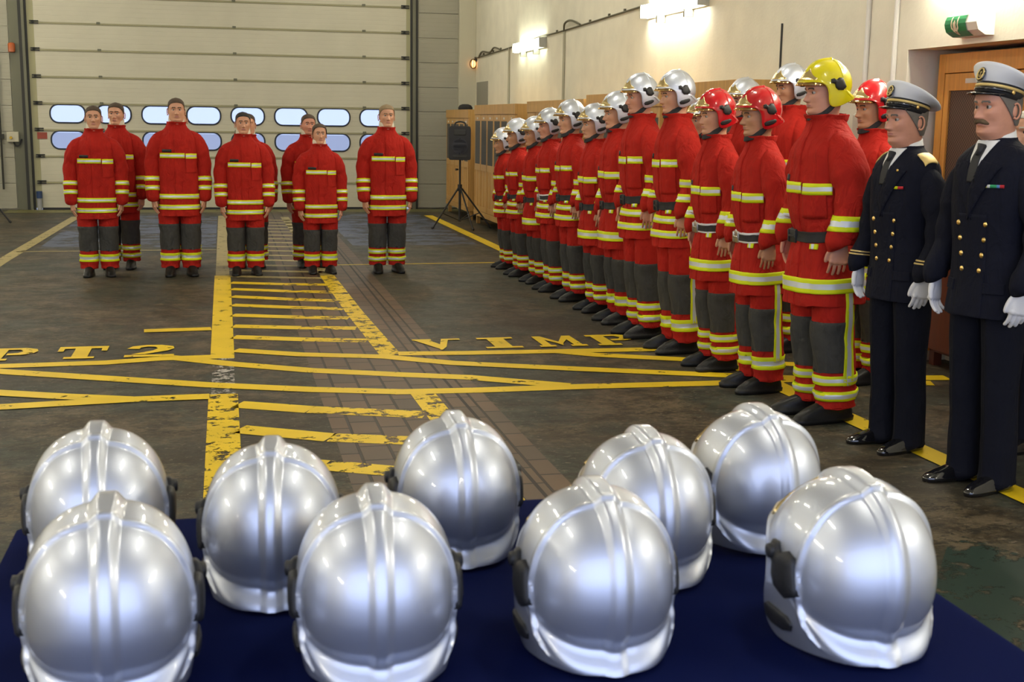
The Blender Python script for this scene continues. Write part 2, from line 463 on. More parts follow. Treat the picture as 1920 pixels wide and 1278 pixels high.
        tb = patch(T, [(Vector((.105, 0, 0)), X), (Vector((.150, 0, 0)), -X), (Vector((0, 0, .905 if kind == 'double' else .880)), Z), (Vector((0, 0, .927 if kind == 'double' else .905)), -Z), front], .012, .010, [(Vector((.119, 0, 0)), X), (Vector((.136, 0, 0)), X)], lambda c: 1 if .119 < c.x < .136 else 0)
        R['tab'] = mesh('pocket_tab', tb, [M_YEL, M_SIL])
    CLOTH[kind] = R
    return R
def trousers():
    if 'tr' in CLOTH: return CLOTH['tr']
    L = NB()
    tube(L, [(.070, .005, .93, .080), (.090, .005, .86, .105), (.101, .004, .74, .106), (.104, .0, .60, .103), (.105, -.004, .48, .102), (.105, .004, .34, .100), (.105, .010, .20, .097), (.105, .010, .095, .100), (.105, .010, .085, .094), (.105, .010, .11, .070)], 40, 60, True)
    prep(L)
    for v in L.verts:
        p = v.co
        v.co = p + v.normal * (.010 * noise.noise(p * 7) + .005 * noise.noise(p * 17) - .008 * max(0, 1 - 2.2 * abs(noise.noise(Vector((p.x * 8, p.y * 8, p.z * 3.5 + 2))))) ** 2 + .006 * math.sin(p.z * 60 + 4 * noise.noise(p * 6)) * g(p.z - .16, .07))
    prep(L); R_ = mirror(L)
    J = L.copy(); join(J, R_)
    out = {'trousers': mesh('trousers', J, [M_RED])}
    out['knees'] = [mesh('knee_patch', patch(q, [(Vector((0, .035, 0)), -Y), (Vector((0, 0, .265)), Z), (Vector((0, 0, .520)), -Z)], .005, .005), [M_CHAR]) for q in (L, R_)]
    out['single'] = [mesh('reflective_stripe', band(q, (0, 0, .190), Z, .038, (), .006), [M_YEL, M_SIL]) for q in (L, R_)]
    out['double'] = [mesh('reflective_stripe', band(q, (0, 0, z), Z, .023, (), .006), [M_YEL, M_SIL]) for q in (L, R_) for z in (.225, .145)]
    out['side'] = [mesh('reflective_side_stripe', band(q, (0, .030, 0), Y, .026, [(Vector((s * .12, 0, 0)), X * s), (Vector((0, 0, .20)), Z), (Vector((0, 0, .70)), -Z)], .006, .45), [M_YEL, M_SIL]) for q, s in ((L, 1), (R_, -1))]
    CLOTH['tr'] = out
    return out
def boot(dress=False):
    k = 'shoe' if dress else 'boot'
    if k in CLOTH: return CLOTH[k]
    bm = NB(); w = .043 if dress else .052
    if dress:
        rows = [(0, -.055, w, .148, 2.6), (.020, -.055, w + .003, .152, 2.6), (.024, -.055, w, .148, 2.5), (.040, -.050, w - .002, .140, 2.4), (.055, -.030, w - .005, .112, 2.2), (.068, -.005, w - .007, .082, 2.1), (.085, .018, .036, .055, 2.1), (.12, .022, .034, .048, 2.)]
    else:
        rows = [(0, -.058, w, .160, 2.8), (.026, -.058, w + .002, .163, 2.8), (.029, -.058, w - .003, .157, 2.7), (.055, -.054, w - .002, .150, 2.5), (.078, -.036, w - .005, .122, 2.3), (.095, -.006, w - .004, .088, 2.2), (.13, .018, .048, .062, 2.1), (.18, .020, .046, .060, 2.1)]
    for s in (1, -1):
        b = NB(); loft(b, [sring(0, cy, z, a, bb, n, 30) for z, cy, a, bb, n in rows]); prep(b)
        for v in b.verts:
            t = max(0, min(1, (-.06 - v.co.y) / .14))
            if v.co.z > .026: v.co.z -= t * t * .018 * min(1, (v.co.z - .026) / .04)
            v.co.x += s * .006 * math.sin(min(1, max(-1, v.co.y * 8)))
        bmesh.ops.rotate(b, verts=b.verts[:], cent=(0, 0, 0), matrix=Matrix.Rotation(s * math.radians(9), 3, 'Z'))
        bmesh.ops.translate(b, verts=b.verts[:], vec=(s * .104, .0, 0))
        CLOTH[k + str(s)] = mesh(k, prep(b), [M_BOOT if not dress else M_PATENT])
    CLOTH[k] = (CLOTH[k + '1'], CLOTH[k + '-1'])
    return CLOTH[k]
def neck_hood():
    if 'nh' not in CLOTH:
        bm = NB()
        loft(bm, [sring(0, cy, z, a, b, 2., 36, t) for z, cy, a, b, t in ((1.46, .014, .080, .084, 0), (1.51, .012, .082, .090, .05), (1.545, .014, .082, .090, .14), (1.578, .018, .077, .084, .22), (1.576, .019, .066, .072, .22), (1.54, .02, .060, .066, .1))])
        prep(bm); wrinkle(bm, .003, 22.)
        CLOTH['nh'] = mesh('knitted_hood', bm, [M_CREAM])
    return CLOTH['nh']
# ------------------------------------------------------------------ fire helmet: bottom of the cheeks at z=0, front towards -Y
HP = [(-170, .118), (-150, .150), (-135, .205), (-118, .215), (-105, .175)]
HPROF = [(-.166, .150), (-.158, .160), (-.140, .172), (-.124, .197), (-.096, .230), (-.052, .258), (.0, .268), (.048, .264), (.096, .240), (.130, .200), (.147, .152), (.147, .105), (.138, .078), (.140, .066), (.160, .043), (.156, .020), (.135, -.03), (.06, -.10), (-.04, -.11), (-.12, -.06), (-.150, .05), (-.160, .12)]
HC = (.0, .110)
HA = .123
HN = 2.35
def _prof_table():
    pts = cr([list(p) for p in HPROF + HPROF[:1]], 600)
    tab = []
    for y, z in pts:
        tab.append((math.atan2(z - HC[1], y - HC[0]), math.hypot(y - HC[0], z - HC[1])))
    tab.sort()
    return tab
HTAB = _prof_table()
HKEY = [t[0] for t in HTAB]
import bisect
def prad(a):
    i = bisect.bisect(HKEY, a)
    a0, r0 = HTAB[i - 1] if i > 0 else (HTAB[-1][0] - 2 * PI, HTAB[-1][1])
    a1, r1 = HTAB[i] if i < len(HTAB) else (HTAB[0][0] + 2 * PI, HTAB[0][1])
    return lerp(r0, r1, (a - a0) / max(1e-9, a1 - a0))
def sm(a, b, x):
    t = max(0, min(1, (x - a) / (b - a))); return t * t * (3 - 2 * t)
SEAM = [(-.02, .150), (.02, .147), (.045, .127), (.058, .100), (.075, .078), (.10, .062), (.12, .056), (.15, .047), (.20, .040), (.268, .030), (.3, .028)]   # z, y of the rear panel seam
def seam_y(z): return interp([(a, b) for a, b in SEAM], z)[0]
def hx(y, z):
    """outer half width of the shell at a side-view point"""
    r = math.hypot(y - HC[0], z - HC[1]); P = prad(math.atan2(z - HC[1], y - HC[0])); s = r / P
    if s >= 1: return 0.
    return HA * (1 - s ** HN) ** (1 / HN)
def hpoint(x, a, grow=0., detail=True):
    s = max(0., 1 - min(1., abs(x) / HA) ** HN) ** (1 / HN)
    r = prad(a) * s
    y, z = HC[0] + r * math.cos(a), HC[1] + r * math.sin(a)
    h = grow
    if detail:
        deg = math.degrees(a)
        if -60 < deg < 150:
            wdt = .0155 + .006 * sm(60, 100, deg) * (1 - sm(120, 150, deg))
            e = (1 - sm(wdt - .0115, wdt + .0065, abs(x))) * sm(-32, -22, deg) * (1 - sm(138, 152, deg))
            h += e * (.0070 + .0065 * sm(30, 85, deg))
        d = seam_y(z) - y
        ff = sm(.040, .066, z)
        h += .0040 * lerp(1, sm(-.002, .003, d), ff) + ff * .0032 * g(d - .0055, .0050)
    c, sn = math.cos(a), math.sin(a)
    nx = sg(x / HA, 1.35)
    nl = math.sqrt(max(1e-6, 1 - min(.98, nx * nx)))
    return Vector((x + h * nx, y + h * c * nl, z + h * sn * nl))
def shell_solid(grow, detail, nx=64, na=280):
    ts = []
    K = nx
    for k in range(-K, K + 1):
        u = k / K
        x = HA * math.sin(u * PI / 2 * .995)
        ts.append(x)
    # finer rings around the crest
    extra = [s * (.009 + .0016 * i) for i in range(12) for s in (-1, 1)] if detail else []
    xs = sorted(set([round(t, 5) for t in ts if not (detail and .008 < abs(t) < .028)] + [round(e, 5) for e in extra]))
    bm = NB()
    rings = [[hpoint(x, -PI + 2 * PI * j / na, grow, detail) for j in range(na)] for x in xs]
    loft(bm, rings)
    return prep(bm)
def to_tmp(bm):
    me = bpy.data.meshes.new('tmp'); bm.to_mesh(me); bm.free()
    o = bpy.data.objects.new('tmp', me); COL.objects.link(o); return o
OPEN = [(-.172, .146), (-.150, .147), (-.120, .146), (-.090, .140), (-.068, .126), (-.054, .104), (-.048, .078), (-.046, .050), (-.041, .024), (-.030, .007), (-.012, .000), (.012, .001), (.045, .010), (.085, .024), (.120, .034), (.160, .040)]
def helmet_parts():
    if 'helmet' in CLOTH: return CLOTH['helmet']
    bm = shell_solid(0., True)
    edge = [Vector((0, y, z)) for y, z in cr([list(p) for p in OPEN], 60)]
    line = [(-.35, .146)] + [(p.y, p.z) for p in edge] + [(.35, .042)]
    def F(c):
        """signed distance to the face opening and the lower edge, positive on the shell side"""
        best = 9.; zc = .042
        for (y0, z0), (y1, z1) in zip(line, line[1:]):
            dy, dz = y1 - y0, z1 - z0
            t = max(0., min(1., ((c.y - y0) * dy + (c.z - z0) * dz) / (dy * dy + dz * dz)))
            best = min(best, math.hypot(c.y - y0 - t * dy, c.z - z0 - t * dz))
            if y0 <= c.y <= y1: zc = lerp(z0, z1, (c.y - y0) / max(1e-9, y1 - y0))
        return best if c.z > zc else -best
    val = {v: F(v.co) for v in bm.verts}
    for v in list(val):
        if abs(val[v]) < 1e-6: val[v] = 1e-6
    new = set()
    for e in [e for e in bm.edges if (val[e.verts[0]] > 0) != (val[e.verts[1]] > 0)]:
        a, b = e.verts; lo, hi = 0., 1.; sa = val[a] > 0; ca, cb = a.co.copy(), b.co.copy()
        for _ in range(14):
            m = (lo + hi) / 2
            if (F(ca.lerp(cb, m)) > 0) == sa: lo = m
            else: hi = m
        ne, nv = bmesh.utils.edge_split(e, a, min(.98, max(.02, (lo + hi) / 2)))
        new.add(nv)
    for f in list(bm.faces):
        vs_ = [v for v in f.verts if v in new]
        if len(vs_) == 2 and len(f.verts) > 3:
            try: bmesh.utils.face_split(f, vs_[0], vs_[1])
            except ValueError: pass
    kill = []
    for f in bm.faces:
        sg_ = [val[v] for v in f.verts if v in val]
        if not sg_ or sum(1 if q > 0 else -1 for q in sg_) <= 0: kill.append(f)
    bmesh.ops.delete(bm, geom=kill, context='FACES')
    prep(bm)
    up_ = sum(1 if f.normal.dot(f.calc_center_median() - Vector((0, 0, .11))) > 0 else -1 for f in bm.faces)
    if up_ < 0: bmesh.ops.reverse_faces(bm, faces=bm.faces[:])
    bm.normal_update()
    src = {v: (v.co.copy(), v.normal.copy()) for v in bm.verts}
    inn = {v: bm.verts.new(c - n * .006) for v, (c, n) in src.items()}
    of = list(bm.faces); be = [e for e in bm.edges if e.is_boundary]
    for f in of: bm.faces.new([inn[v] for v in reversed(f.verts)])
    for e in be:
        a, b = e.verts
        try: bm.faces.new((a, b, inn[b], inn[a]))
        except ValueError: pass
    for s in (-1, 1):   # rolled edge round the opening
        pts = []
        for p in edge:
            if p.y > .150: continue
            x = hx(p.y, p.z)
            if x > .006: pts.append((s * (x - .002), p.y, p.z, .0036))
        tube(bm, pts, 8)
    for f in bm.faces:
        c = f.calc_center_median(); s_ = math.hypot(c.y - HC[0], c.z - HC[1])
    sh = mesh('shell', bm, [M_HSIL]); sharp(sh, 50)
    P = {'shell': sh}
    # gold plate on the brow
    fp = NB(); NXP, NZP = 36, 14; grid = []
    def front_point(x, z, off):
        s = max(0., 1 - min(1., abs(x) / HA) ** HN) ** (1 / HN)
        lo, hi = PI / 2, PI
        for _ in range(30):
            m = (lo + hi) / 2
            if HC[1] + prad(m) * s * math.sin(m) > z: lo = m
            else: hi = m
        return hpoint(x, lo, off, False)
    for lay, off in ((0, .0085), (1, .002)):
        gr = []
        for i in range(NXP + 1):
            x = -.088 + .176 * i / NXP; t = abs(x) / .088
            zt = .162 + .070 * (1 - t ** 1.15) ** 1.25 + .003
            zb_ = .160 - .004 * t
            gr.append([fp.verts.new(front_point(x, lerp(zb_, zt, j / NZP), off + (.004 * g(x, .016) if lay == 0 else 0))) for j in range(NZP + 1)])
        grid.append(gr)
    for i in range(NXP):
        for j in range(NZP):
            for gr in grid: fp.faces.new((gr[i][j], gr[i + 1][j], gr[i + 1][j + 1], gr[i][j + 1]))
    for i in range(NXP):
        for j in (0, NZP): fp.faces.new((grid[0][i][j], grid[0][i + 1][j], grid[1][i + 1][j], grid[1][i][j]))
    for j in range(NZP):
        for i in (0, NXP): fp.faces.new((grid[0][i][j], grid[0][i][j + 1], grid[1][i][j + 1], grid[1][i][j]))
    P['front_plate'] = mesh('front_plate', prep(fp), [M_GOLD])
    # tinted visor under the brim
    vi = NB(); rows = []
    for j, (zo, inn) in enumerate(((.150, .004), (.144, -.004), (.137, -.009), (.134, -.010), (.137, -.006), (.144, -.001), (.150, .007))):
        row = []
        for i in range(41):
            t = -1 + 2 * i / 40; x = .100 * math.sin(t * PI / 2)
            yy = -.176 + inn + .115 * (1 - math.cos(t * PI / 2)) ** 1.1
            row.append(vi.verts.new((x, yy, zo - .012 * t * t - .004 * (1 - t * t))))
        rows.append(row)
    for r0, r1 in zip(rows, rows[1:]):
        for i in range(40): vi.faces.new((r0[i], r0[i + 1], r1[i + 1], r1[i]))
    P['visor'] = mesh('visor', prep(vi), [M_VISOR])
    # side fittings
    def side(out, s, h0, h1):
        q = NB(); c = Vector((0, sum(p[0] for p in out) / len(out), sum(p[1] for p in out) / len(out)))
        dense = []
        for k in range(len(out)):
            p, r = out[k], out[(k + 1) % len(out)]
            for t in (0, .34, .67): dense.append((lerp(p[0], r[0], t), lerp(p[1], r[1], t)))
        lay = []
        for f_, h in ((1., h0), (1., h1 * .6), (.9, h1), (.55, h1 + .0015), (.2, h1 + .002)):
            lay.append([Vector((s * (hx(lerp(c.y, y, f_), lerp(c.z, z, f_)) + .0035 + h), lerp(c.y, y, f_), lerp(c.z, z, f_))) for y, z in dense])
        loft(q, lay); return q
    for s in (-1, 1):
        up = side([(-.040, .158), (-.022, .163), (-.008, .152), (.012, .166), (.034, .164), (.046, .140), (.060, .110), (.036, .092), (.004, .094), (-.012, .108), (-.018, .130), (-.040, .136)], s, -.004, .010)
        kn = NB(); tube(kn, [(s * .122, -.024, .146, .013), (s * .140, -.024, .146, .012), (s * .142, -.024, .146, .006)], 14)
        join(up, kn)
        P['lamp_bracket%d' % s] = mesh('lamp_bracket', prep(up), [M_BLACK])
        lo = side([(-.034, .036), (-.022, .048), (.010, .056), (.044, .062), (.058, .056), (.056, .042), (.036, .030), (.0, .020), (-.026, .020)], s, -.004, .006)
        P['ear_grille%d' % s] = mesh('ear_grille', prep(lo), [M_BLACK])
    # lining and neck curtain
    ln = NB()
    loft(ln, [sring(0, .012, z, a, b, 2.2, 40) for z, a, b in ((.030, .094, .112), (.06, .100, .122), (.12, .104, .126), (.18, .094, .112), (.22, .066, .080), (.240, .03, .04))], False, True)
    P['lining'] = mesh('lining', prep(ln), [M_INNER])
    cs = NB()
    pth = [(.096, .020, .030), (.086, -.010, -.006), (.072, -.044, -.028), (.050, -.076, -.044), (.020, -.100, -.050), (-.020, -.100, -.050), (-.050, -.076, -.044), (-.072, -.044, -.028), (-.086, -.010, -.006), (-.096, .020, .030)]
    rings = []
    cp = cr([list(p) for p in pth], 40)
    for i, p in enumerate(cp):
        p = Vector(p); o = Vector((p.x, p.y - .01, 0)).normalized()
        w = .027 + .006 * g(p.x, .05); tl = Vector((0, .35, 1)).normalized() if abs(p.x) < .2 else Z
        rings.append([p + o * (.006 * math.cos(t)) + (tl * (w * math.sin(t))) for t in [2 * PI * k / 14 for k in range(14)]])
    loft(cs, rings)
    P['chin_strap'] = mesh('chin_strap', prep(cs), [M_WEB])
    CLOTH['helmet'] = P
    sh2 = sh.copy(); sh2.materials[0] = M_HRED; P['shell_red'] = sh2
    sh3 = sh.copy(); sh3.materials[0] = M_HYEL; P['shell_yellow'] = sh3
    return P
HPARTS = ['front_plate', 'visor', 'lamp_bracket-1', 'lamp_bracket1', 'ear_grille-1', 'ear_grille1']
def add_helmet(parent, color='silver', strap=True, grilles=True):
    """children of an already placed parent object"""
    P = helmet_parts()
    for k in HPARTS + (['chin_strap'] if strap else []):
        if not grilles and k.startswith('ear_grille'): continue
        o = link(k.rstrip('-1'), P[k], parent)
def worn_helmet(person, color, tilt=0., hq=(1, 1, 1)):
    P = helmet_parts()
    me = P['shell'] if color == 'silver' else P['shell_' + color]
    h = link('helmet', me, person); h.location = (0, .006, CHIN + .038 * hq[2]); h.scale = (.92 * hq[0], .90 * hq[1], .90 * hq[2]); h.rotation_euler = (math.radians(tilt), 0, 0)
    h['label'] = color + ' fire helmet'
    add_helmet(h, color, True, color != 'yellow')
    return h
# ------------------------------------------------------------------ people
FACES = {'young': dict(nose=.92, jaw=.98, brow=.8, cheek=1.), 'lean': dict(nose=1.05, jaw=.94, brow=1., cheek=1.3), 'broad': dict(nose=1., jaw=1.14, brow=1., cheek=.6),
         'woman': dict(nose=.78, jaw=.92, brow=.4, cheek=.9), 'older': dict(nose=1.12, jaw=1.05, brow=1.2, cheek=1.1)}
BM = {}
def body_mesh(face, skin, armkind, arm, hair, hands=True, hs_=(1, 1, 1)):
    key = (face, skin, armkind, hair, hs_)
    if key not in BM:
        bm, hs = body((face, armkind, hands, hs_), arm, FACES[face], hands, hs_)
        me = mesh('body', bm.copy(), [SKINS[skin], LIPS[skin], HAIRS[hair], M_EYEW, M_IRIS])
        BM[key] = me
    return BM[key], BODYC[(face, armkind, hands, hs_)][1]
def hair_mesh(face, hs, color, style='short'):
    key = ('hair', face, color, style)
    if key in BM: return BM[key]
    if style == 'short': pl = [(Vector((0, -.094, CHIN + .184)), Vector((0, .62, .80))), (Vector((0, -.05, CHIN + .10)), Vector((0, .55, .85)))]; off = .0055
    elif style == 'tied': pl = [(Vector((0, -.088, CHIN + .190)), Vector((0, .70, .72)))]; off = .010
    else: pl = [(Vector((0, -.020, CHIN + .10)), Vector((0, .80, .60))), (Vector((0, 0, CHIN + .035)), Z), (Vector((0, 0, CHIN + .185)), -Z)]; off = .005
    bm = patch(hs, pl, off, .004)
    for v in bm.verts: v.co += (v.co - Vector((0, 0, CHIN + .12))).normalized() * (.0015 * noise.noise(v.co * 60))
    if style == 'tied': ball(bm, (0, .115, CHIN + .135), .036, (1, .8, 1))
    BM[key] = mesh('hair', bm, [HAIRS[color]])
    return BM[key]
def put(parent, name, me): return link(name, me, parent)
def firefighter(x, y, rz, h, kind, label, group, face='young', skin=0, hair='brown', helmet=None, legs='single', side=False, belt=None, fat=1., style='short', lean=0., hx_=0., wide=None):
    J = jacket(kind); T = trousers()
    k = h / 1.75; hq = (1, 1, 1)
    if helmet:   # heads and helmets keep their real size whatever the height of the wearer
        q = min(1.14, max(.86, 1.525 / (h - .30))); q = round(q / .06) * .06; k = h / (1.525 + .30 * q)
        hq = tuple(round(c / .06) * .06 for c in (q / (wide or fat), q / fat)) + (q,)
    r = empty('person', (x, y, 0), math.radians(rz)); r.scale = (k * (wide or fat), k * fat, k)
    if lean: r.rotation_euler = (Matrix.Rotation(math.radians(rz), 4, 'Z') @ Matrix.Rotation(math.radians(lean), 4, 'X')).to_euler()
    tag(r, label, 'person', group)
    me, hs = body_mesh(face, skin, kind, J['arm'], hair, True, hq)
    put(r, 'body', me)
    if not helmet: put(r, 'hair', hair_mesh(face, hs, hair, style)); put(r, 'knitted_hood', neck_hood())
    j = put(r, 'jacket', J['jacket'])
    for s in J['stripes']: put(j, 'reflective_stripe', s)
    put(j, 'name_badge', J['badge'])
    if belt:
        put(r, 'belt', J['belt2'] if belt == 'white' else J['belt'])
        put(r, 'belt_buckle', J['buckle'] if belt == 'white' else J['buckle_black'])
        put(j, 'pocket_tab', J['tab'])
    t = put(r, 'trousers', T['trousers'])
    for q in T['knees']: put(t, 'knee_patch', q)
    for q in T[legs]: put(t, 'reflective_stripe', q)
    if side:
        for q in T['side']: put(t, 'side_stripe', q)
    for q in boot(): put(r, 'boot', q).rotation_euler.x = -math.radians(lean)
    if helmet: worn_helmet(r, helmet, hx_, hq)
    return r
# the squad facing the camera
GL = 'bareheaded recruits lined up before the roller door'
LEFT = [
 (-1.27, 13.38, 3, 1.71, 'leftmost recruit in the front, short dark hair, red fire jacket with cream collar', 'young', 0, 'brown', 'single'),
 (-1.10, 14.02, -8, 1.75, 'recruit half hidden behind the leftmost recruit, in front of the roller door', 'lean', 0, 'brown', 'double'),
 (-.46, 13.34, 4, 1.80, 'tallest bareheaded recruit in a red fire jacket with very short hair, eyes lowered', 'broad', 0, 'brown', 'single'),
 (-.455, 14.02, 0, 1.70, 'recruit almost wholly hidden behind the tallest bareheaded recruit, one boot showing', 'lean', 0, 'brown', 'double'),
 (.20, 13.31, 2, 1.67, 'black haired bareheaded recruit standing beside the wide yellow floor bar', 'young', 0, 'black', 'single'),
 (.265, 14.02, 0, 1.655, 'recruit hidden behind the black haired recruit, only one ear and boot showing', 'broad', 0, 'brown', 'double'),
 (.98, 13.36, 4, 1.56, 'short woman recruit with tied back dark hair and oversized red fire jacket', 'woman', 0, 'brown', 'single'),
 (.905, 13.95, 6, 1.66, 'recruit standing half hidden behind the woman recruit, red jacket', 'young', 1, 'brown', 'double'),
 (1.69, 13.38, 2, 1.77, 'rightmost bareheaded recruit, two reflective bands on each trouser leg, red fire jacket', 'lean', 0, 'sandy', 'double')]
for x, y, rz, h, lab, face, sk, ha, lg in LEFT:
    firefighter(x, y, rz, h, 'long', lab, GL, face, sk, ha, None, lg, style='tied' if face == 'woman' else 'short', wide=.965)
# the helmeted row along the right wall
GR = 'helmeted firefighters in the front row along the lockers'
ROW = [  # x, y, total height with helmet, kind, legs, side, belt, colour, face, skin, fat, label
 (3.08, 13.57, 1.56, 'double', 'double', False, 'black', 'silver', 'young', 2, 1.02, 'farthest firefighter of the helmeted row, smallest, silver helmet, red jacket with black belt'),
 (3.08, 12.89, 1.66, 'double', 'double', False, 'black', 'silver', 'lean', 2, 1., 'second farthest firefighter of the helmeted row, silver helmet and black belt'),
 (3.12, 12.30, 1.68, 'wide', 'double', False, 'black', 'silver', 'young', 2, 1., 'third farthest firefighter of the helmeted row, one wide reflective band at the jacket hem'),
 (3.12, 11.69, 1.76, 'double', 'double', False, 'white', 'silver', 'lean', 1, 1., 'silver helmeted firefighter wearing a white edged belt with metal buckle'),
 (3.15, 11.05, 1.83, 'double', 'double', False, 'black', 'silver', 'young', 0, 1., 'silver helmeted firefighter next to the one with white edged belt, nearer the camera'),
 (3.17, 10.36, 1.79, 'wide', 'double', False, 'black', 'silver', 'young', 0, 1., 'silver helmeted firefighter standing lower than both neighbours, fourth silver helmet from the red helmets'),
 (3.18, 9.74, 1.88, 'wide', 'single', False, 'black', 'silver', 'lean', 0, 1.02, 'silver helmeted firefighter with single leg bands, third from the red helmets in the row'),
 (3.15, 9.08, 2.00, 'double', 'double', False, 'black', 'silver', 'older', 1, .97, 'tall silver helmeted firefighter, second from the red helmets'),
 (3.19, 8.42, 2.00, 'double', 'single', True, 'black', 'silver', 'lean', 0, .98, 'tall silver helmeted firefighter nearest to the red helmets, bare hand at trouser side stripe'),
 (3.22, 7.77, 1.86, 'wide', 'double', False, 'white', 'red', 'young', 0, .98, 'farther of the two red helmeted firefighters in the front row, white edged belt'),
 (3.22, 7.08, 1.86, 'wide', 'single', True, 'white', 'red', 'older', 2, .99, 'nearer of the two red helmeted firefighters in the front row, single leg bands'),
 (3.27, 6.33, 1.99, 'wide', 'double', True, 'black', 'yellow', 'broad', 1, 1.10, 'stout firefighter in the yellow helmet, red jacket and black belt')]
for x, y, h, kind, lg, side, belt, colr, face, sk, fat, lab in ROW:
    firefighter(x, y, -84 + random.uniform(-3, 3), h, kind, lab, GR, face, sk, 'brown', colr, lg, side, belt, fat, wide=fat * .87, lean=3.2)
GB = 'helmeted firefighters in the second row against the wall'
BACK = [
 (3.84, 9.62, 1.84, 'double', 'silver', 'young', 0, 'silver helmeted firefighter hidden behind the tallest silver helmets, second row'),
 (3.93, 9.02, 1.98, 'wide', 'silver', 'lean', 1, 'second row firefighter whose silver dome rises behind the nearer red helmet'),
 (4.00, 8.36, 2.06, 'wide', 'silver', 'lean', 2, 'second row firefighter in silver helmet with turned face behind the yellow helmet'),
 (4.02, 7.22, 1.92, 'wide', 'red', 'older', 2, 'red helmeted firefighter in the second row, between yellow helmet and white capped officer')]
for x, y, h, kind, colr, face, sk, lab in BACK:
    firefighter(x, y, -80 + random.uniform(-3, 3), h, kind, lab, GB, face, sk, 'brown', colr, 'double', False, 'black', wide=.83, lean=2.5)

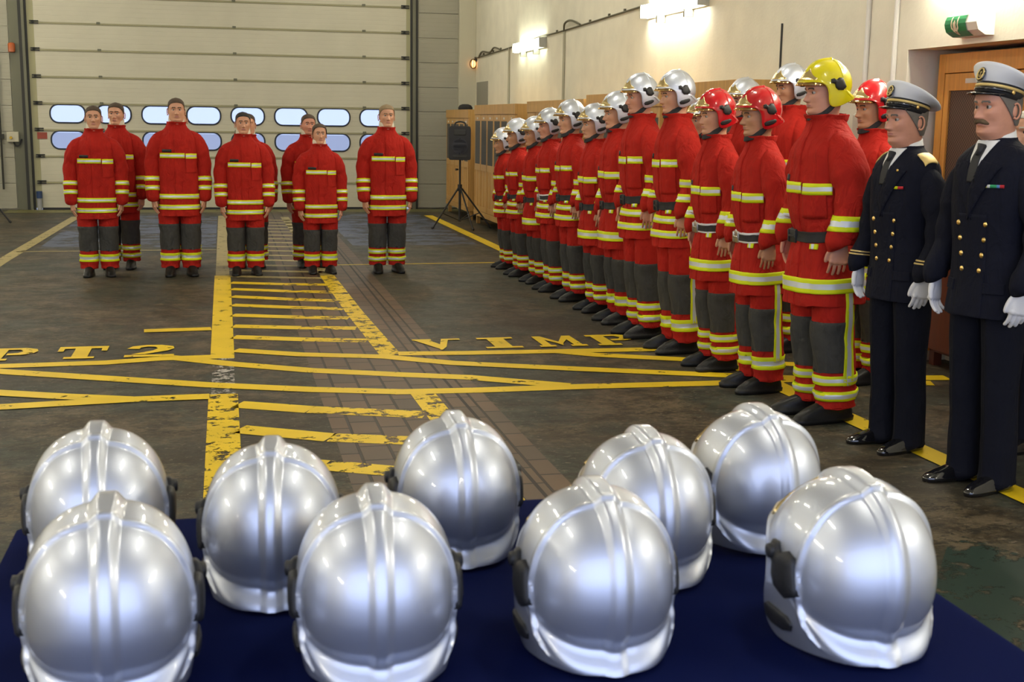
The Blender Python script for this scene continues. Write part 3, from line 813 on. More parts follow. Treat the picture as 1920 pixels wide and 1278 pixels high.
# ------------------------------------------------------------------ officers
def coat():
    if 'coat' in CLOTH: return CLOTH['coat']
    rows = [(.765, .0, .200, .140, 2.3), (.785, .0, .199, .139, 2.3), (.86, .0, .192, .132, 2.3), (.97, .0, .182, .124, 2.3), (1.06, .0, .180, .122, 2.3), (1.16, .0, .190, .130, 2.3), (1.26, .004, .200, .134, 2.3), (1.36, .006, .202, .130, 2.3), (1.42, .010, .192, .118, 2.2), (1.455, .014, .164, .100, 2.1), (1.48, .016, .122, .086, 2.), (1.50, .018, .085, .080, 2.), (1.515, .02, .072, .074, 2.), (1.50, .02, .06, .06, 2.)]
    T = torso(rows, amp=.003); arm = (.252, -.066, .905)
    S = sleeve(arm_pts(*arm, r0=.80), amp=.003); S2 = mirror(S)
    J = T.copy(); join(J, S); join(J, S2)
    front = (Vector((0, -.01, 0)), -Y); ap = Vector((0, 0, 1.33))
    nl, nr = Vector((-.17, 0, .058)).normalized(), Vector((.17, 0, .058)).normalized()
    for s in (1, -1):
        n_in = nl if s > 0 else nr
        join(J, patch(T, [(ap + Vector((0, 0, -.01)), -n_in), (Vector((0, 0, 1.19)), Vector((-.20 * s, 0, .125)).normalized()), (Vector((0, 0, 1.43)), Vector((-.25 * s, 0, -1)).normalized()), (Vector((-.01 * s, 0, 0)), X * s), front], .006 + .002 * (s > 0), .008))
        join(J, patch(T, [(Vector((s * .085, 0, 0)), X * s), (Vector((s * .165, 0, 0)), -X * s), (Vector((0, 0, .87)), Z), (Vector((0, 0, .915)), -Z), front], .005, .006))
    join(J, patch(T, [(Vector((-.062, 0, 0)), X), (Vector((.085, 0, 0)), -X), (Vector((0, 0, .770)), Z), (Vector((0, 0, 1.20)), -Z), front], .003, .004))
    R = {'coat': mesh('coat', J, [M_NAVY]), 'arm': arm}
    R['shirt'] = mesh('shirt', patch(T, [(ap, nl), (ap, nr), (Vector((0, 0, 1.50)), -Z), front], .004, .003), [M_SHIRT])
    co = NB(); loft(co, [sring(0, .012, z, a, b, 2., 40, t) for z, a, b, t in ((1.475, .074, .080, .1), (1.500, .072, .076, .15), (1.528, .068, .071, .25), (1.530, .064, .067, .25), (1.50, .062, .065, .2))]); prep(co)
    R['collar'] = mesh('shirt_collar', co, [M_SHIRT])
    tie = patch(T, [(Vector((-.022, 0, 0)), X), (Vector((.022, 0, 0)), -X), (Vector((0, 0, 1.475)), -Z), (Vector((0, 0, 1.33)), Z), front], .008, .006)
    tube(tie, [(0, -.078, 1.485, .020), (0, -.086, 1.462, .016), (0, -.098, 1.44, .013)], 12)
    R['tie'] = mesh('tie', tie, [M_TIE])
    bv = BVHTree.FromBMesh(T); bt = []
    for z in (.965, 1.030, 1.095, 1.160):
        for sx in (-1, 1):
            x = sx * (.050 + .022 * (z - .965) / .195) + .010
            h = bv.ray_cast(Vector((x, -1, z)), Y)[0]; bt.append(h)
    R['bt'] = bt
    b = NB(); ball(b, (0, 0, 0), .0115, (1, .45, 1), 14, 8); R['button'] = mesh('button', b, [M_BRASS])
    cols = [M_YEL, mat('ribbon_red', (.55, .02, .03), .7), mat('ribbon_white', (.75, .75, .75), .7), mat('ribbon_green', (.03, .35, .14), .7), mat('ribbon_blue', (.10, .25, .55), .7)]
    def rib(x0, n, order):
        w = .0135
        return mesh('ribbon_bar', patch(T, [(Vector((x0, 0, 0)), X), (Vector((x0 + n * w, 0, 0)), -X), (Vector((0, 0, 1.312)), Z), (Vector((0, 0, 1.325)), -Z), front], .006, .004, [(Vector((x0 + i * w, 0, 0)), X) for i in range(1, n)], lambda c: order[min(n - 1, max(0, int((c.x - x0) / w)))]), cols)
    R['rib_a'] = rib(.072, 4, [0, 0, 1, 1]); R['rib_b'] = rib(.068, 6, [0, 2, 3, 3, 4, 1])
    gp = lambda q, z, w: patch(q, [(Vector((0, -.03, z - w)), Vector((0, .12, 1))), (Vector((0, -.03, z + w)), Vector((0, -.12, -1)))], .004, .003)
    for n_, q, z in (('braid1', S, .958), ('braid2', S, .972), ('braid3', S2, .958), ('braid4', S2, .972)): R[n_] = mesh('sleeve_braid', gp(q, z, .0035), [M_BRAID])
    def emblem(c, sz, nrm):
        e = NB(); c = Vector(c); u = Z.copy(); w = u.cross(nrm).normalized()
        P = lambda a, b: [*(c + w * (a * sz) + u * (b * sz)), sz * .10]
        tube(e, [P(0, .9), P(0, -.8)], 6, 4); tube(e, [P(-.45, .55), P(.45, .55)], 6, 4)
        tube(e, [P(-.75, -.2), P(-.5, -.7), P(0, -.95), P(.5, -.7), P(.75, -.2)], 6, 14)
        return e
    bs = BVHTree.FromBMesh(S); h = bs.ray_cast(Vector((1, .0, 1.27)), -X)[0]
    R['arm_badge'] = mesh('sleeve_badge', emblem(h + X * .004, .020, X), [M_BRAID])
    h2 = bs.ray_cast(Vector((1, -.035, .995)), -X)[0]
    R['cuff_badge'] = mesh('cuff_badge', emblem(h2 + X * .004, .011, X), [M_BRAID])
    h3 = bv.ray_cast(Vector((.085, -1, 1.40)), Y)[0]
    R['pin'] = mesh('lapel_pin', ball(NB(), (h3.x, h3.y - .009, h3.z), .010, (1, .4, .8), 10, 6), [M_BRASS])
    for s in (1, -1):
        R['epaulette%d' % s] = mesh('epaulette', patch(T, [(Vector((s * .125, 0, 0)), X * s), (Vector((s * .185, 0, 0)), -X * s), (Vector((0, -.030, 0)), Y), (Vector((0, .040, 0)), -Y), (Vector((0, 0, 1.40)), Z)], .008, .006), [M_BRAID])
    tr = NB(); L = NB()
    tube(L, [(.065, .005, .93, .075), (.085, .005, .86, .098), (.093, .004, .70, .092), (.095, .0, .48, .080), (.096, .006, .28, .076), (.098, .008, .10, .080), (.098, .004, .045, .082), (.098, .004, .040, .078), (.098, .004, .06, .05)], 36, 50, True); prep(L)
    for v in L.verts: v.co += v.normal * (.004 * noise.noise(v.co * 7)) + Vector((0, -.010 * g(v.co.x - .096, .012) if v.co.y < 0 and v.co.z < .8 else 0, 0))
    join(tr, L); join(tr, mirror(L))
    R['trousers'] = mesh('trousers', tr, [M_NAVYT])
    for s in (-1, 1):
        gl = remesh(hand_mesh(s, .0014), .0036)
        Rm = Matrix.Rotation(s * math.radians(5), 4, 'Y') @ Matrix.Rotation(math.radians(-6), 4, 'X') @ Matrix.Rotation(-s * math.radians(18), 4, 'Z')
        bmesh.ops.transform(gl, matrix=Matrix.Translation((s * arm[0], arm[1], arm[2] - .008)) @ Rm, verts=gl.verts[:])
        R['glove%d' % s] = mesh('glove', gl, [M_GLOVE])
    # peaked cap, origin at the bottom of the band
    band_ = NB(); loft(band_, [sring(0, 0, z, a, b, 2.1, 64) for z, a, b in ((-.004, .080, .101), (-.004, .0845, .1055), (.030, .0855, .1065), (.052, .0865, .1075), (.052, .080, .10))]); prep(band_)
    R['band'] = mesh('cap_band', band_, [mat('black_cap_band', (.010, .010, .013), .6)])
    st = NB(); loft(st, [sring(0, 0, z, a, b, 2.1, 64) for z, a, b in ((.030, .085, .106), (.031, .0895, .1105), (.042, .0900, .1110), (.043, .085, .106))], False, False); prep(st)
    R['stripe'] = mesh('gold_cap_stripe', st, [M_BRAID])
    cr_ = NB(); loft(cr_, [sring(0, cy, z, a, b, n, 64, t) for z, cy, a, b, n, t in ((.046, 0, .084, .104, 2.1, 0), (.052, 0, .087, .108, 2.1, 0), (.060, .0, .097, .114, 2.1, -.08), (.071, .008, .116, .126, 2.1, -.19), (.078, .016, .128, .137, 2.1, -.26), (.084, .018, .131, .141, 2.1, -.28), (.089, .018, .128, .138, 2.1, -.28), (.093, .016, .112, .120, 2.1, -.27), (.095, .013, .07, .075, 2.1, -.27), (.096, .013, .02, .02, 2.1, -.27))]); prep(cr_)
    R['crown'] = mesh('cap_crown', cr_, [M_CAP])
    vz = NB(); rows = []
    for lay in (0, .004):
        gr = []
        for i in range(33):
            t = -1.15 + 2.3 * i / 32; c, s = math.cos(t), math.sin(t)
            row = []
            for j in range(7):
                u = j / 6; e = u * .050 * max(0, math.cos(t * 1.33)) ** .8
                row.append(vz.verts.new((s * (.084 + e * .55), -c * (.105 + e) + .0, .012 - .42 * e - lay + .010 * (abs(s) ** 2) * 0)))
            gr.append(row)
        rows.append(gr)
    for gr in rows:
        for i in range(32):
            for j in range(6):
                try: vz.faces.new((gr[i][j], gr[i + 1][j], gr[i + 1][j + 1], gr[i][j + 1]))
                except ValueError: pass
    for i in range(32): vz.faces.new((rows[0][i][6], rows[0][i + 1][6], rows[1][i + 1][6], rows[1][i][6]))
    R['peak'] = mesh('cap_peak', prep(vz), [M_PATENT])
    bd = NB(); P = []
    ov = [Vector((.021 * math.cos(t), 0, .030 * math.sin(t))) for t in [2 * PI * k / 28 for k in range(28)]]
    loft(bd, [[p + Y * .004 for p in ov], [p - Y * .004 for p in ov]])
    tube(bd, [(.016 * math.cos(t), -.005, .024 * math.sin(t), .0034) for t in [2 * PI * k / 20 for k in range(21)]], 8, mi=1)
    join(bd, emblem((0, -.005, 0), .013, -Y), 1)
    bmesh.ops.rotate(bd, verts=bd.verts[:], cent=(0, 0, 0), matrix=Matrix.Rotation(math.radians(-10), 3, 'X')); bmesh.ops.translate(bd, verts=bd.verts[:], vec=(0, -.1235, .074))
    R['badge'] = mesh('cap_badge', bd, [M_PATENT, M_BRAID])
    cs = NB(); pts = [(.091 * math.sin(t), -.112 * math.cos(t), .022, .0055) for t in [-1.45 + 2.9 * k / 20 for k in range(21)]]
    tube(cs, pts, 8, flat=.5)
    R['strap'] = mesh('cap_strap', cs, [M_PATENT])
    cb = NB()
    for s in (-1, 1): ball(cb, (s * .091, -.014, .022), .009, (.6, 1, 1), 12, 8)
    R['cap_button'] = mesh('cap_buttons', cb, [M_BRASS])
    mo = NB()
    tube(mo, [(-.034, -.080, .044, .004), (-.025, -.092, .051, .0095), (-.011, -.101, .0570, .0105), (0, -.103, .0575, .0095), (.011, -.101, .0570, .0105), (.025, -.092, .051, .0095), (.034, -.080, .044, .004)], 10, 24)
    for v in mo.verts: v.co += Vector((0, -.002, CHIN)) + Vector((.001 * noise.noise(v.co * 200), -.001 * noise.noise(v.co * 180), 0))
    R['moustache'] = mesh('moustache', mo, [HAIRS['tawny']])
    CLOTH['coat'] = R
    return R
def officer(x, y, rz, h, label, group, face, skin, hair, extras, cap=True, fat=1., pitch=0., lean=2.2):
    R = coat(); k = h / 1.75
    r = empty('person', (x, y, 0), math.radians(rz)); r.scale = (k * fat * .96, k * fat, k); tag(r, label, 'person', group)
    r.rotation_euler = (Matrix.Rotation(math.radians(rz), 4, 'Z') @ Matrix.Rotation(math.radians(lean), 4, 'X')).to_euler()
    me, hs = body_mesh(face, skin, 'coat', R['arm'], hair, hands=cap is False)
    put(r, 'body', me); put(r, 'hair', hair_mesh(face, hs, hair, 'short' if not cap else 'sides'))
    c = put(r, 'coat', R['coat'])
    put(r, 'shirt', R['shirt']); put(r, 'shirt_collar', R['collar']); put(r, 'tie', R['tie']); put(r, 'trousers', R['trousers'])
    for p in R['bt']: put(c, 'button', R['button']).location = (p.x, p.y - .004, p.z)
    for q in boot(True): put(r, 'shoe', q).rotation_euler.x = -math.radians(lean)
    for n, kx in extras: put(c if kx != 'moustache' else r, n, R[kx])
    if cap:
        for s in (-1, 1): put(r, 'glove', R['glove%d' % s])
        cp = put(r, 'peaked_cap', R['crown']); cp.location = (0, -.002, CHIN + .145); cp.rotation_euler = (math.radians(pitch), 0, 0)
        for n, kx in (('cap_band', 'band'), ('gold_cap_stripe', 'stripe'), ('cap_peak', 'peak'), ('cap_badge', 'badge'), ('cap_strap', 'strap'), ('cap_button', 'cap_button')): put(cp, n, R[kx])
    return r
GO = 'naval officers at the near end of the row'
officer(3.34, 5.66, -80, 1.775, 'navy uniformed officer in white cap next to the yellow helmeted firefighter, gold sleeve braid', GO, 'older', 1, 'grey',
        [('ribbon_bar', 'rib_a'), ('sleeve_braid', 'braid1'), ('sleeve_braid', 'braid2'), ('sleeve_braid', 'braid3'), ('sleeve_braid', 'braid4'), ('sleeve_badge', 'arm_badge'), ('cuff_badge', 'cuff_badge'), ('lapel_pin', 'pin'), ('epaulette', 'epaulette1'), ('epaulette', 'epaulette-1')], pitch=-15)
officer(3.37, 4.96, -77, 1.835, 'moustached navy uniformed officer in white cap at the right edge', GO, 'older', 1, 'grey', [('ribbon_bar', 'rib_b'), ('moustache', 'moustache')], pitch=-14)
officer(3.97, 5.55, -80, 1.72, 'pale haired onlooker in dark coat cut off by the right edge behind the moustached officer', None, 'broad', 0, 'white', [], cap=False)
# ------------------------------------------------------------------ helmets and table in the foreground
TZ = .79
def helmet_thing(px, py, rz, label, scale=1., tilt=13.):
    P = helmet_parts()
    r = empty('fire_helmet', (0, 0, 0)); tag(r, label, 'helmet', 'silver helmets laid out on the dark blue cloth')
    s = link('shell', P['shell'], r)
    for k in HPARTS: link(k.rstrip('-1'), P[k], r)
    link('chin_strap', P['strap_up'], r); link('lining', P['lining'], r)
    M = Matrix.Rotation(math.radians(rz + 180), 4, 'Z') @ Matrix.Rotation(math.radians(-tilt), 4, 'X') @ Matrix.Scale(scale, 4)
    low = min((M @ v.co).z for v in P['shell'].vertices)
    back = M @ Vector((0, .150, .045))
    r.rotation_euler = M.to_euler(); r.scale = (scale,) * 3
    r.location = (px - back.x, py - back.y, TZ - low + .0005)
    return r
_P = helmet_parts()
_q = NB(); _q.from_mesh(_P['lining']); prep(_q); _P['lining'] = mesh('lining', patch(_q, [(Vector((0, -.055, 0)), Y)], 0), [M_INNER])
_q = NB(); _q.from_mesh(_P['chin_strap'])
for v in _q.verts: v.co.z = .030 + abs(v.co.z - .03) * .35; v.co.y = v.co.y * .75; v.co.x *= .92
_P['strap_up'] = mesh('chin_strap', _q, [M_WEB])
HEL = [(-.178, 1.741, 2, 'silver helmet at the front left corner of the dark blue table', .995, 13),
       (.207, 1.727, -3, 'second silver helmet from the left in the front row on the table', .983, 13),
       (.566, 1.718, 0, 'third silver helmet from the left in the front row on the table', .971, 13),
       (.996, 1.667, 2, 'silver helmet nearest the right edge of the table, showing its left side', .997, 13),
       (-.236, 2.213, 2, 'silver helmet at the back left corner of the table', .990, 13),
       (.061, 2.072, -4, 'second silver helmet from the left in the back row, near the yellow floor bar', .969, 13),
       (.428, 2.217, 0, 'third silver helmet from the left in the back row, standing alone in the middle', .967, 13),
       (.757, 2.034, 0, 'fourth silver helmet from the left in the back row, overlapped by a front row helmet', .971, 13),
       (1.055, 2.176, 4, 'rightmost silver helmet in the back row of the table', .972, 13)]
for a in HEL: helmet_thing(*a)
t = empty('table', (.40, 1.85, 0)); tag(t, 'long table hidden under the dark blue cloth in the foreground', 'table')
TX0, TX1, TY0, TY1 = -.43, 1.25, 1.12, 2.63
obj('tabletop', B(TX0 + .01 - .40, TX1 - .01 - .40, TY0 + .01 - 1.85, TY1 - .01 - 1.85, TZ - .035, TZ - .006), mat('table_board', (.25, .17, .10), .6), t)
for sx in (TX0 + .06, TX1 - .06):
    for sy in (TY0 + .06, TY1 - .06): obj('leg', B(sx - .42, sx - .38, sy - 1.87, sy - 1.83, 0, TZ - .035), M_STEEL, t)
cl = NB(); N = 200
def per(k, out, z, wob):
    L = 2 * ((TX1 - TX0) + (TY1 - TY0)); d = k / N * L
    w, h = TX1 - TX0, TY1 - TY0
    if d < w: p = (TX0 + d, TY0); n = (0, -1)
    elif d < w + h: p = (TX1, TY0 + d - w); n = (1, 0)
    elif d < 2 * w + h: p = (TX1 - (d - w - h), TY1); n = (0, 1)
    else: p = (TX0, TY1 - (d - 2 * w - h)); n = (-1, 0)
    q = out + wob * (.5 + .5 * math.sin(d * 21 + 2 * math.sin(d * 5)))
    return Vector((p[0] + n[0] * q, p[1] + n[1] * q, z))
loft(cl, [[per(k, o, z, w) for k in range(N)] for o, z, w in ((-.02, TZ, 0), (-.004, TZ, 0), (.004, TZ - .003, 0), (.009, TZ - .012, 0), (.014, TZ - .10, .010), (.02, .45, .03), (.025, .18, .045))], True, False)
c = obj('tablecloth', cl, mat('navy_cloth', (.0045, .0085, .055), .95, bump=.3, bscale=500, mott=.2, mscale=6, spec=.04), None, True)
tag(c, 'dark blue cloth spread over the table under the silver helmets', 'tablecloth')

# ------------------------------------------------------------------ floor
def floor_mat():
    m, nt, b = _nt('painted_concrete'); L = nt.links.new; N_ = nt.nodes.new
    tc = N_('ShaderNodeTexCoord')
    def noi(sc, det, rough=.6, sx=1, sy=1, off=0):
        mp = N_('ShaderNodeMapping'); mp.inputs['Scale'].default_value = (sx, sy, 1); mp.inputs['Location'].default_value = (off, off * .7, 0); L(tc.outputs['Object'], mp.inputs[0])
        n = N_('ShaderNodeTexNoise'); n.inputs['Scale'].default_value = sc; n.inputs['Detail'].default_value = det; n.inputs['Roughness'].default_value = rough
        L(mp.outputs[0], n.inputs['Vector']); return n.outputs[0]
    def ramp(s, a, b_):
        r = N_('ShaderNodeMapRange'); r.inputs[1].default_value = a; r.inputs[2].default_value = b_; r.interpolation_type = 'SMOOTHSTEP'; L(s, r.inputs[0]); return r.outputs[0]
    def mixc(f, a, b_):
        x = N_('ShaderNodeMix'); x.data_type = 'RGBA'; L(f, x.inputs[0])
        for i, c in ((6, a), (7, b_)):
            if isinstance(c, tuple): x.inputs[i].default_value = (*c, 1)
            else: L(c, x.inputs[i])
        return x.outputs[2]
    base = mixc(ramp(noi(3.2, 14, .8), .40, .60), (.030, .021, .010), (.135, .103, .062))
    green = mixc(ramp(noi(5, 6, .6, off=3), .35, .65), (.020, .028, .022), (.054, .060, .044))
    c1 = mixc(ramp(noi(.9, 14, .78, off=9), .46, .56), base, green)
    c2 = mixc(ramp(noi(6.5, 15, .88, 1.0, 1.6, off=20), .50, .55), c1, (.020, .018, .012))
    c3 = mixc(ramp(noi(.55, 4, .55, off=31), .50, .72), c2, (.034, .027, .018))
    c4 = mixc(ramp(noi(20., 12, .85, 1., 1.3, off=5), .555, .60), c3, (.20, .165, .12))
    L(c4, b.inputs['Base Color'])
    setp(b, specular_ior_level=.32)
    r = N_('ShaderNodeMapRange'); r.inputs[3].default_value = .30; r.inputs[4].default_value = .70; L(noi(3., 6, .7, off=14), r.inputs[0]); L(r.outputs[0], b.inputs['Roughness'])
    bp = N_('ShaderNodeBump'); bp.inputs['Strength'].default_value = .6; bp.inputs['Distance'].default_value = .005; L(noi(38, 8, .75), bp.inputs['Height']); L(bp.outputs[0], b.inputs['Normal'])
    return m
fl = NB(); box(fl, -6.2, 5.05, -3.2, 23.15, -.12, 0)
FLOOR = struct(obj('floor', fl, floor_mat()))
def brick_mat():
    m, nt, b = _nt('brick_paving'); L = nt.links.new; N_ = nt.nodes.new
    tc = N_('ShaderNodeTexCoord'); mp = N_('ShaderNodeMapping'); mp.inputs['Rotation'].default_value = (0, 0, PI / 2 + math.radians(0)); L(tc.outputs['Object'], mp.inputs[0])
    br = N_('ShaderNodeTexBrick'); br.inputs['Scale'].default_value = 1.; br.inputs['Brick Width'].default_value = .26; br.inputs['Row Height'].default_value = .155; br.inputs['Mortar Size'].default_value = .009; br.inputs['Mortar Smooth'].default_value = .3
    br.inputs['Color1'].default_value = (.125, .078, .045, 1); br.inputs['Color2'].default_value = (.080, .058, .040, 1); br.inputs['Mortar'].default_value = (.016, .012, .009, 1)
    L(mp.outputs[0], br.inputs['Vector'])
    n = N_('ShaderNodeTexNoise'); n.inputs['Scale'].default_value = 1.6; n.inputs['Detail'].default_value = 8; L(tc.outputs['Object'], n.inputs['Vector'])
    x = N_('ShaderNodeMix'); x.data_type = 'RGBA'; x.blend_type = 'MULTIPLY'; x.inputs[0].default_value = .7
    cr_ = N_('ShaderNodeMapRange'); cr_.inputs[3].default_value = .5; cr_.inputs[4].default_value = 1.5; L(n.outputs[0], cr_.inputs[0])
    L(br.outputs[0], x.inputs[6]); L(cr_.outputs[0], x.inputs[7]); L(x.outputs[2], b.inputs['Base Color'])
    bp = N_('ShaderNodeBump'); bp.inputs['Strength'].default_value = .6; bp.inputs['Distance'].default_value = .006; bp.invert = True; L(br.outputs['Fac'], bp.inputs['Height']); L(bp.outputs[0], b.inputs['Normal'])
    setp(b, roughness=.5); return m
def sheet(polys, z):
    bm = NB()
    for p in polys:
        f = bm.faces.new([bm.verts.new((x, y, z)) for x, y in p]); f.normal_update()
        if f.normal.z < 0: f.normal_flip()
    return bm
def fchild(name, polys, z, m):
    bm = sheet(polys, z); me = bpy.data.meshes.new(name); bm.to_mesh(me); bm.free(); me.materials.append(m)
    return link(name, me, FLOOR)
fchild('brick_paving', [[(.53, -1), (1.55, -1), (1.48, 9), (1.56, 22.8), (.56, 22.8), (.52, 9)]], .0012, brick_mat())
fchild('drain_rail', [[(1.375, -1), (1.395, -1), (1.33, 9), (1.40, 22.8), (1.38, 22.8), (1.31, 9)]], .0018, mat('dark_joint', (.02, .018, .015), .6))
def paint_mat(name, col, thr, ssc=7., sx=1., sy=1.):
    m, nt, b = _nt(name); L = nt.links.new; N_ = nt.nodes.new
    tc = N_('ShaderNodeTexCoord'); mp = N_('ShaderNodeMapping'); mp.inputs['Scale'].default_value = (sx, sy, 1); L(tc.outputs['Object'], mp.inputs[0])
    n = N_('ShaderNodeTexNoise'); n.inputs['Scale'].default_value = ssc; n.inputs['Detail'].default_value = 10; n.inputs['Roughness'].default_value = .72; L(mp.outputs[0], n.inputs['Vector'])
    r = N_('ShaderNodeMapRange'); r.inputs[1].default_value = thr; r.inputs[2].default_value = thr + .03; L(n.outputs[0], r.inputs[0])
    n2 = N_('ShaderNodeTexNoise'); n2.inputs['Scale'].default_value = 3; n2.inputs['Detail'].default_value = 6; L(tc.outputs['Object'], n2.inputs['Vector'])
    x = N_('ShaderNodeMix'); x.data_type = 'RGBA'; x.inputs[6].default_value = (*[c * .72 for c in col], 1); x.inputs[7].default_value = (*[min(1, c * 1.15) for c in col], 1); L(n2.outputs[0], x.inputs[0]); L(x.outputs[2], b.inputs['Base Color'])
    setp(b, roughness=.48)
    tr = N_('ShaderNodeBsdfTransparent'); ms = N_('ShaderNodeMixShader'); L(r.outputs[0], ms.inputs[0]); L(b.outputs[0], ms.inputs[1]); L(tr.outputs[0], ms.inputs[2])
    L(ms.outputs[0], nt.nodes['Material Output'].inputs[0])
    return m
YC = (.84, .585, .010)
M_LINE = paint_mat('yellow_floor_paint', YC, .605)
M_LINEW = paint_mat('worn_yellow_floor_paint', YC, .53, 9.)
M_LINEF = paint_mat('faded_floor_paint', (.42, .34, .14), .58, 9.)
M_WHITEF = paint_mat('worn_white_floor_paint', (.48, .46, .42), .46, 14.)
def stroke(pts, w):
    """a painted line of width w along points, as one polygon"""
    P = [Vector((a, b_, 0)) for a, b_ in pts]; Lf, Rt = [], []
    for i, p in enumerate(P):
        d = (P[min(i + 1, len(P) - 1)] - P[max(i - 1, 0)]).normalized(); n = Vector((-d.y, d.x, 0)) * (w / 2)
        Lf.append((p + n).to_tuple()[:2]); Rt.append((p - n).to_tuple()[:2])
    return Lf + Rt[::-1]
def rect(x0, x1, y0, y1): return [(x0, y0), (x1, y0), (x1, y1), (x0, y1)]
ZL = .0026
fchild('yellow_bar', [rect(-.125, .035, 8.6, 13.2)], ZL, M_LINE)
fchild('faded_yellow_bar', [rect(-.115, .025, 13.2, 21.3)], ZL, M_LINEF)
fchild('yellow_bar', [rect(-.125, .045, .5, 7.46)], ZL, M_LINEW)
fchild('worn_white_bar', [rect(-.11, .03, 7.46, 8.6)], ZL, M_WHITEF)
hl = [(12.63, 12.34, 1.06), (12.15, 11.80, 1.02), (11.64, 11.23, 1.0), (11.10, 10.75, .98), (10.52, 10.23, .97), (9.95, 9.72, .98), (9.45, 9.15, 1.0)]
for y0, y1, x1 in hl:
    fchild('yellow_hatch_line', [stroke([(.035, y0), (.55, lerp(y0, y1, .55) - .02)], .16)], ZL, M_LINE)
    fchild('worn_yellow_hatch_line', [stroke([(.55, lerp(y0, y1, .55) - .02), (x1, y1)], .16)], ZL, M_LINEW)
for pts in ([(.04, 7.17), (.44, 6.97), (1.06, 6.74)], [(.04, 6.58), (.5, 6.32), (1.10, 6.12)], [(.04, 5.98), (.43, 5.80), (1.1, 5.45)], [(.04, 5.40), (.45, 5.2), (1.1, 4.9)]):
    fchild('yellow_hatch_line', [stroke(pts[:2], .17)], ZL, M_LINE); fchild('worn_yellow_hatch_line', [stroke(pts[1:], .17)], ZL, M_LINEW)
for k in range(15):
    y = 13.15 + .53 * k
    fchild('faded_hatch_line', [stroke([(.03, y), (.50, y - .15), (1.0, y - .28)], .14)], ZL, M_LINEF)
fchild('worn_yellow_edge_bar', [stroke([(1.10, 8.55), (1.05, 10.5), (1.02, 13.1)], .15)], ZL + .0004, M_LINEW)
fchild('faded_edge_bar', [stroke([(1.02, 13.1), (1.0, 16.), (.95, 21.)], .13)], ZL, M_LINEF)
fchild('worn_yellow_edge_bar', [stroke([(1.19, 3.8), (1.15, 6.0), (1.13, 7.36)], .15)], ZL + .0004, M_LINEW)
for n, pts, m in (('b', [(-.46, 8.74), (.03, 8.38), (.52, 8.09), (1.11, 7.85), (1.49, 7.71), (2.06, 7.36)], M_LINE), ('c', [(.97, 7.35), (1.47, 7.32), (2.11, 7.32), (3.07, 7.28), (3.68, 7.32), (4.6, 7.2)], M_LINE),
                  ('v', [(-2.6, 8.95), (-1.43, 8.36), (-.12, 7.73), (.48, 7.50), (1.0, 7.35)], M_LINE), ('a', [(-2.6, 8.5), (-1.46, 8.54), (-.8, 8.56), (-.46, 8.65), (-.12, 8.66)], M_LINE), ('d', [(1.16, 8.59), (1.66, 8.54), (2.31, 8.51), (3.06, 8.48), (4.3, 8.50)], M_LINE),
                  ('d1', [(.04, 8.89), (.48, 8.66), (1.05, 8.49), (1.48, 8.19), (2.27, 7.86), (3.16, 7.51), (4.4, 7.05)], M_LINE), ('d2', [(2.28, 8.51), (2.53, 8.33), (3.14, 8.05), (4.2, 7.62)], M_LINE),
                  ('l1', [(-2.6, 8.3), (-1.33, 7.70), (-.96, 7.54), (-.58, 7.40)], M_LINE), ('l2', [(-2.6, 7.3), (-1.26, 7.31), (-.93, 7.35), (-.58, 7.39), (-.12, 7.40)], M_LINE), ('u', [(-.63, 9.81), (-.13, 9.84)], M_LINE)):
    fchild('yellow_cross_line', [stroke(pts, .145)], ZL + .0006 + .0002 * ['b', 'c', 'v', 'a', 'd', 'd1', 'd2', 'l1', 'l2', 'u'].index(n), m)
fchild('thin_yellow_line', [stroke([(-2.45, 15.81), (-.12, 15.84)], .07)], ZL, M_LINEF); fchild('thin_yellow_line', [stroke([(1.17, 14.04), (3.1, 14.1)], .05)], ZL, M_LINE)
fchild('thin_white_line', [stroke([(-2.0, 17.9), (-.12, 17.9)], .04)], ZL, M_WHITEF); fchild('thin_white_line', [stroke([(1.2, 17.7), (3.6, 17.6)], .04)], ZL, M_WHITEF)
fchild('yellow_wall_line', [stroke([(3.55, 2.5), (3.45, 4.8), (3.37, 7.05), (3.42, 15.5), (3.38, 21.2)], .15)], ZL + .0030, M_LINE)
fchild('faded_left_line', [stroke([(-2.45, 12.), (-2.45, 14.7), (-2.34, 21.2)], .15)], ZL, M_LINEF)
fchild('worn_blue_paint_sky_sheen', [rect(-2.25, -.13, 16.2, 21.6), rect(1.6, 3.25, 16.2, 21.6), rect(.04, .55, 17., 21.6)], .0012, paint_mat('blue_paint_sky_sheen', (.085, .105, .17), .50, 1.6, 1., 2.2))  # worn blue paint, with sky reflected from the door windows painted in
fchild('worn_green_paint', [[(1.5, 1.5), (3.3, 1.5), (3.35, 3.2), (3.1, 3.75), (2.85, 4.35), (2.55, 3.95), (2.1, 4.1), (1.7, 3.3)]], .0012, paint_mat('green_floor_paint', (.018, .040, .030), .52, 3.2))
fchild('door_threshold', [rect(-3.6, 4.2, 22.1, 22.75)], .0014, paint_mat('mossy_threshold', (.16, .15, .05), .6, 4.))
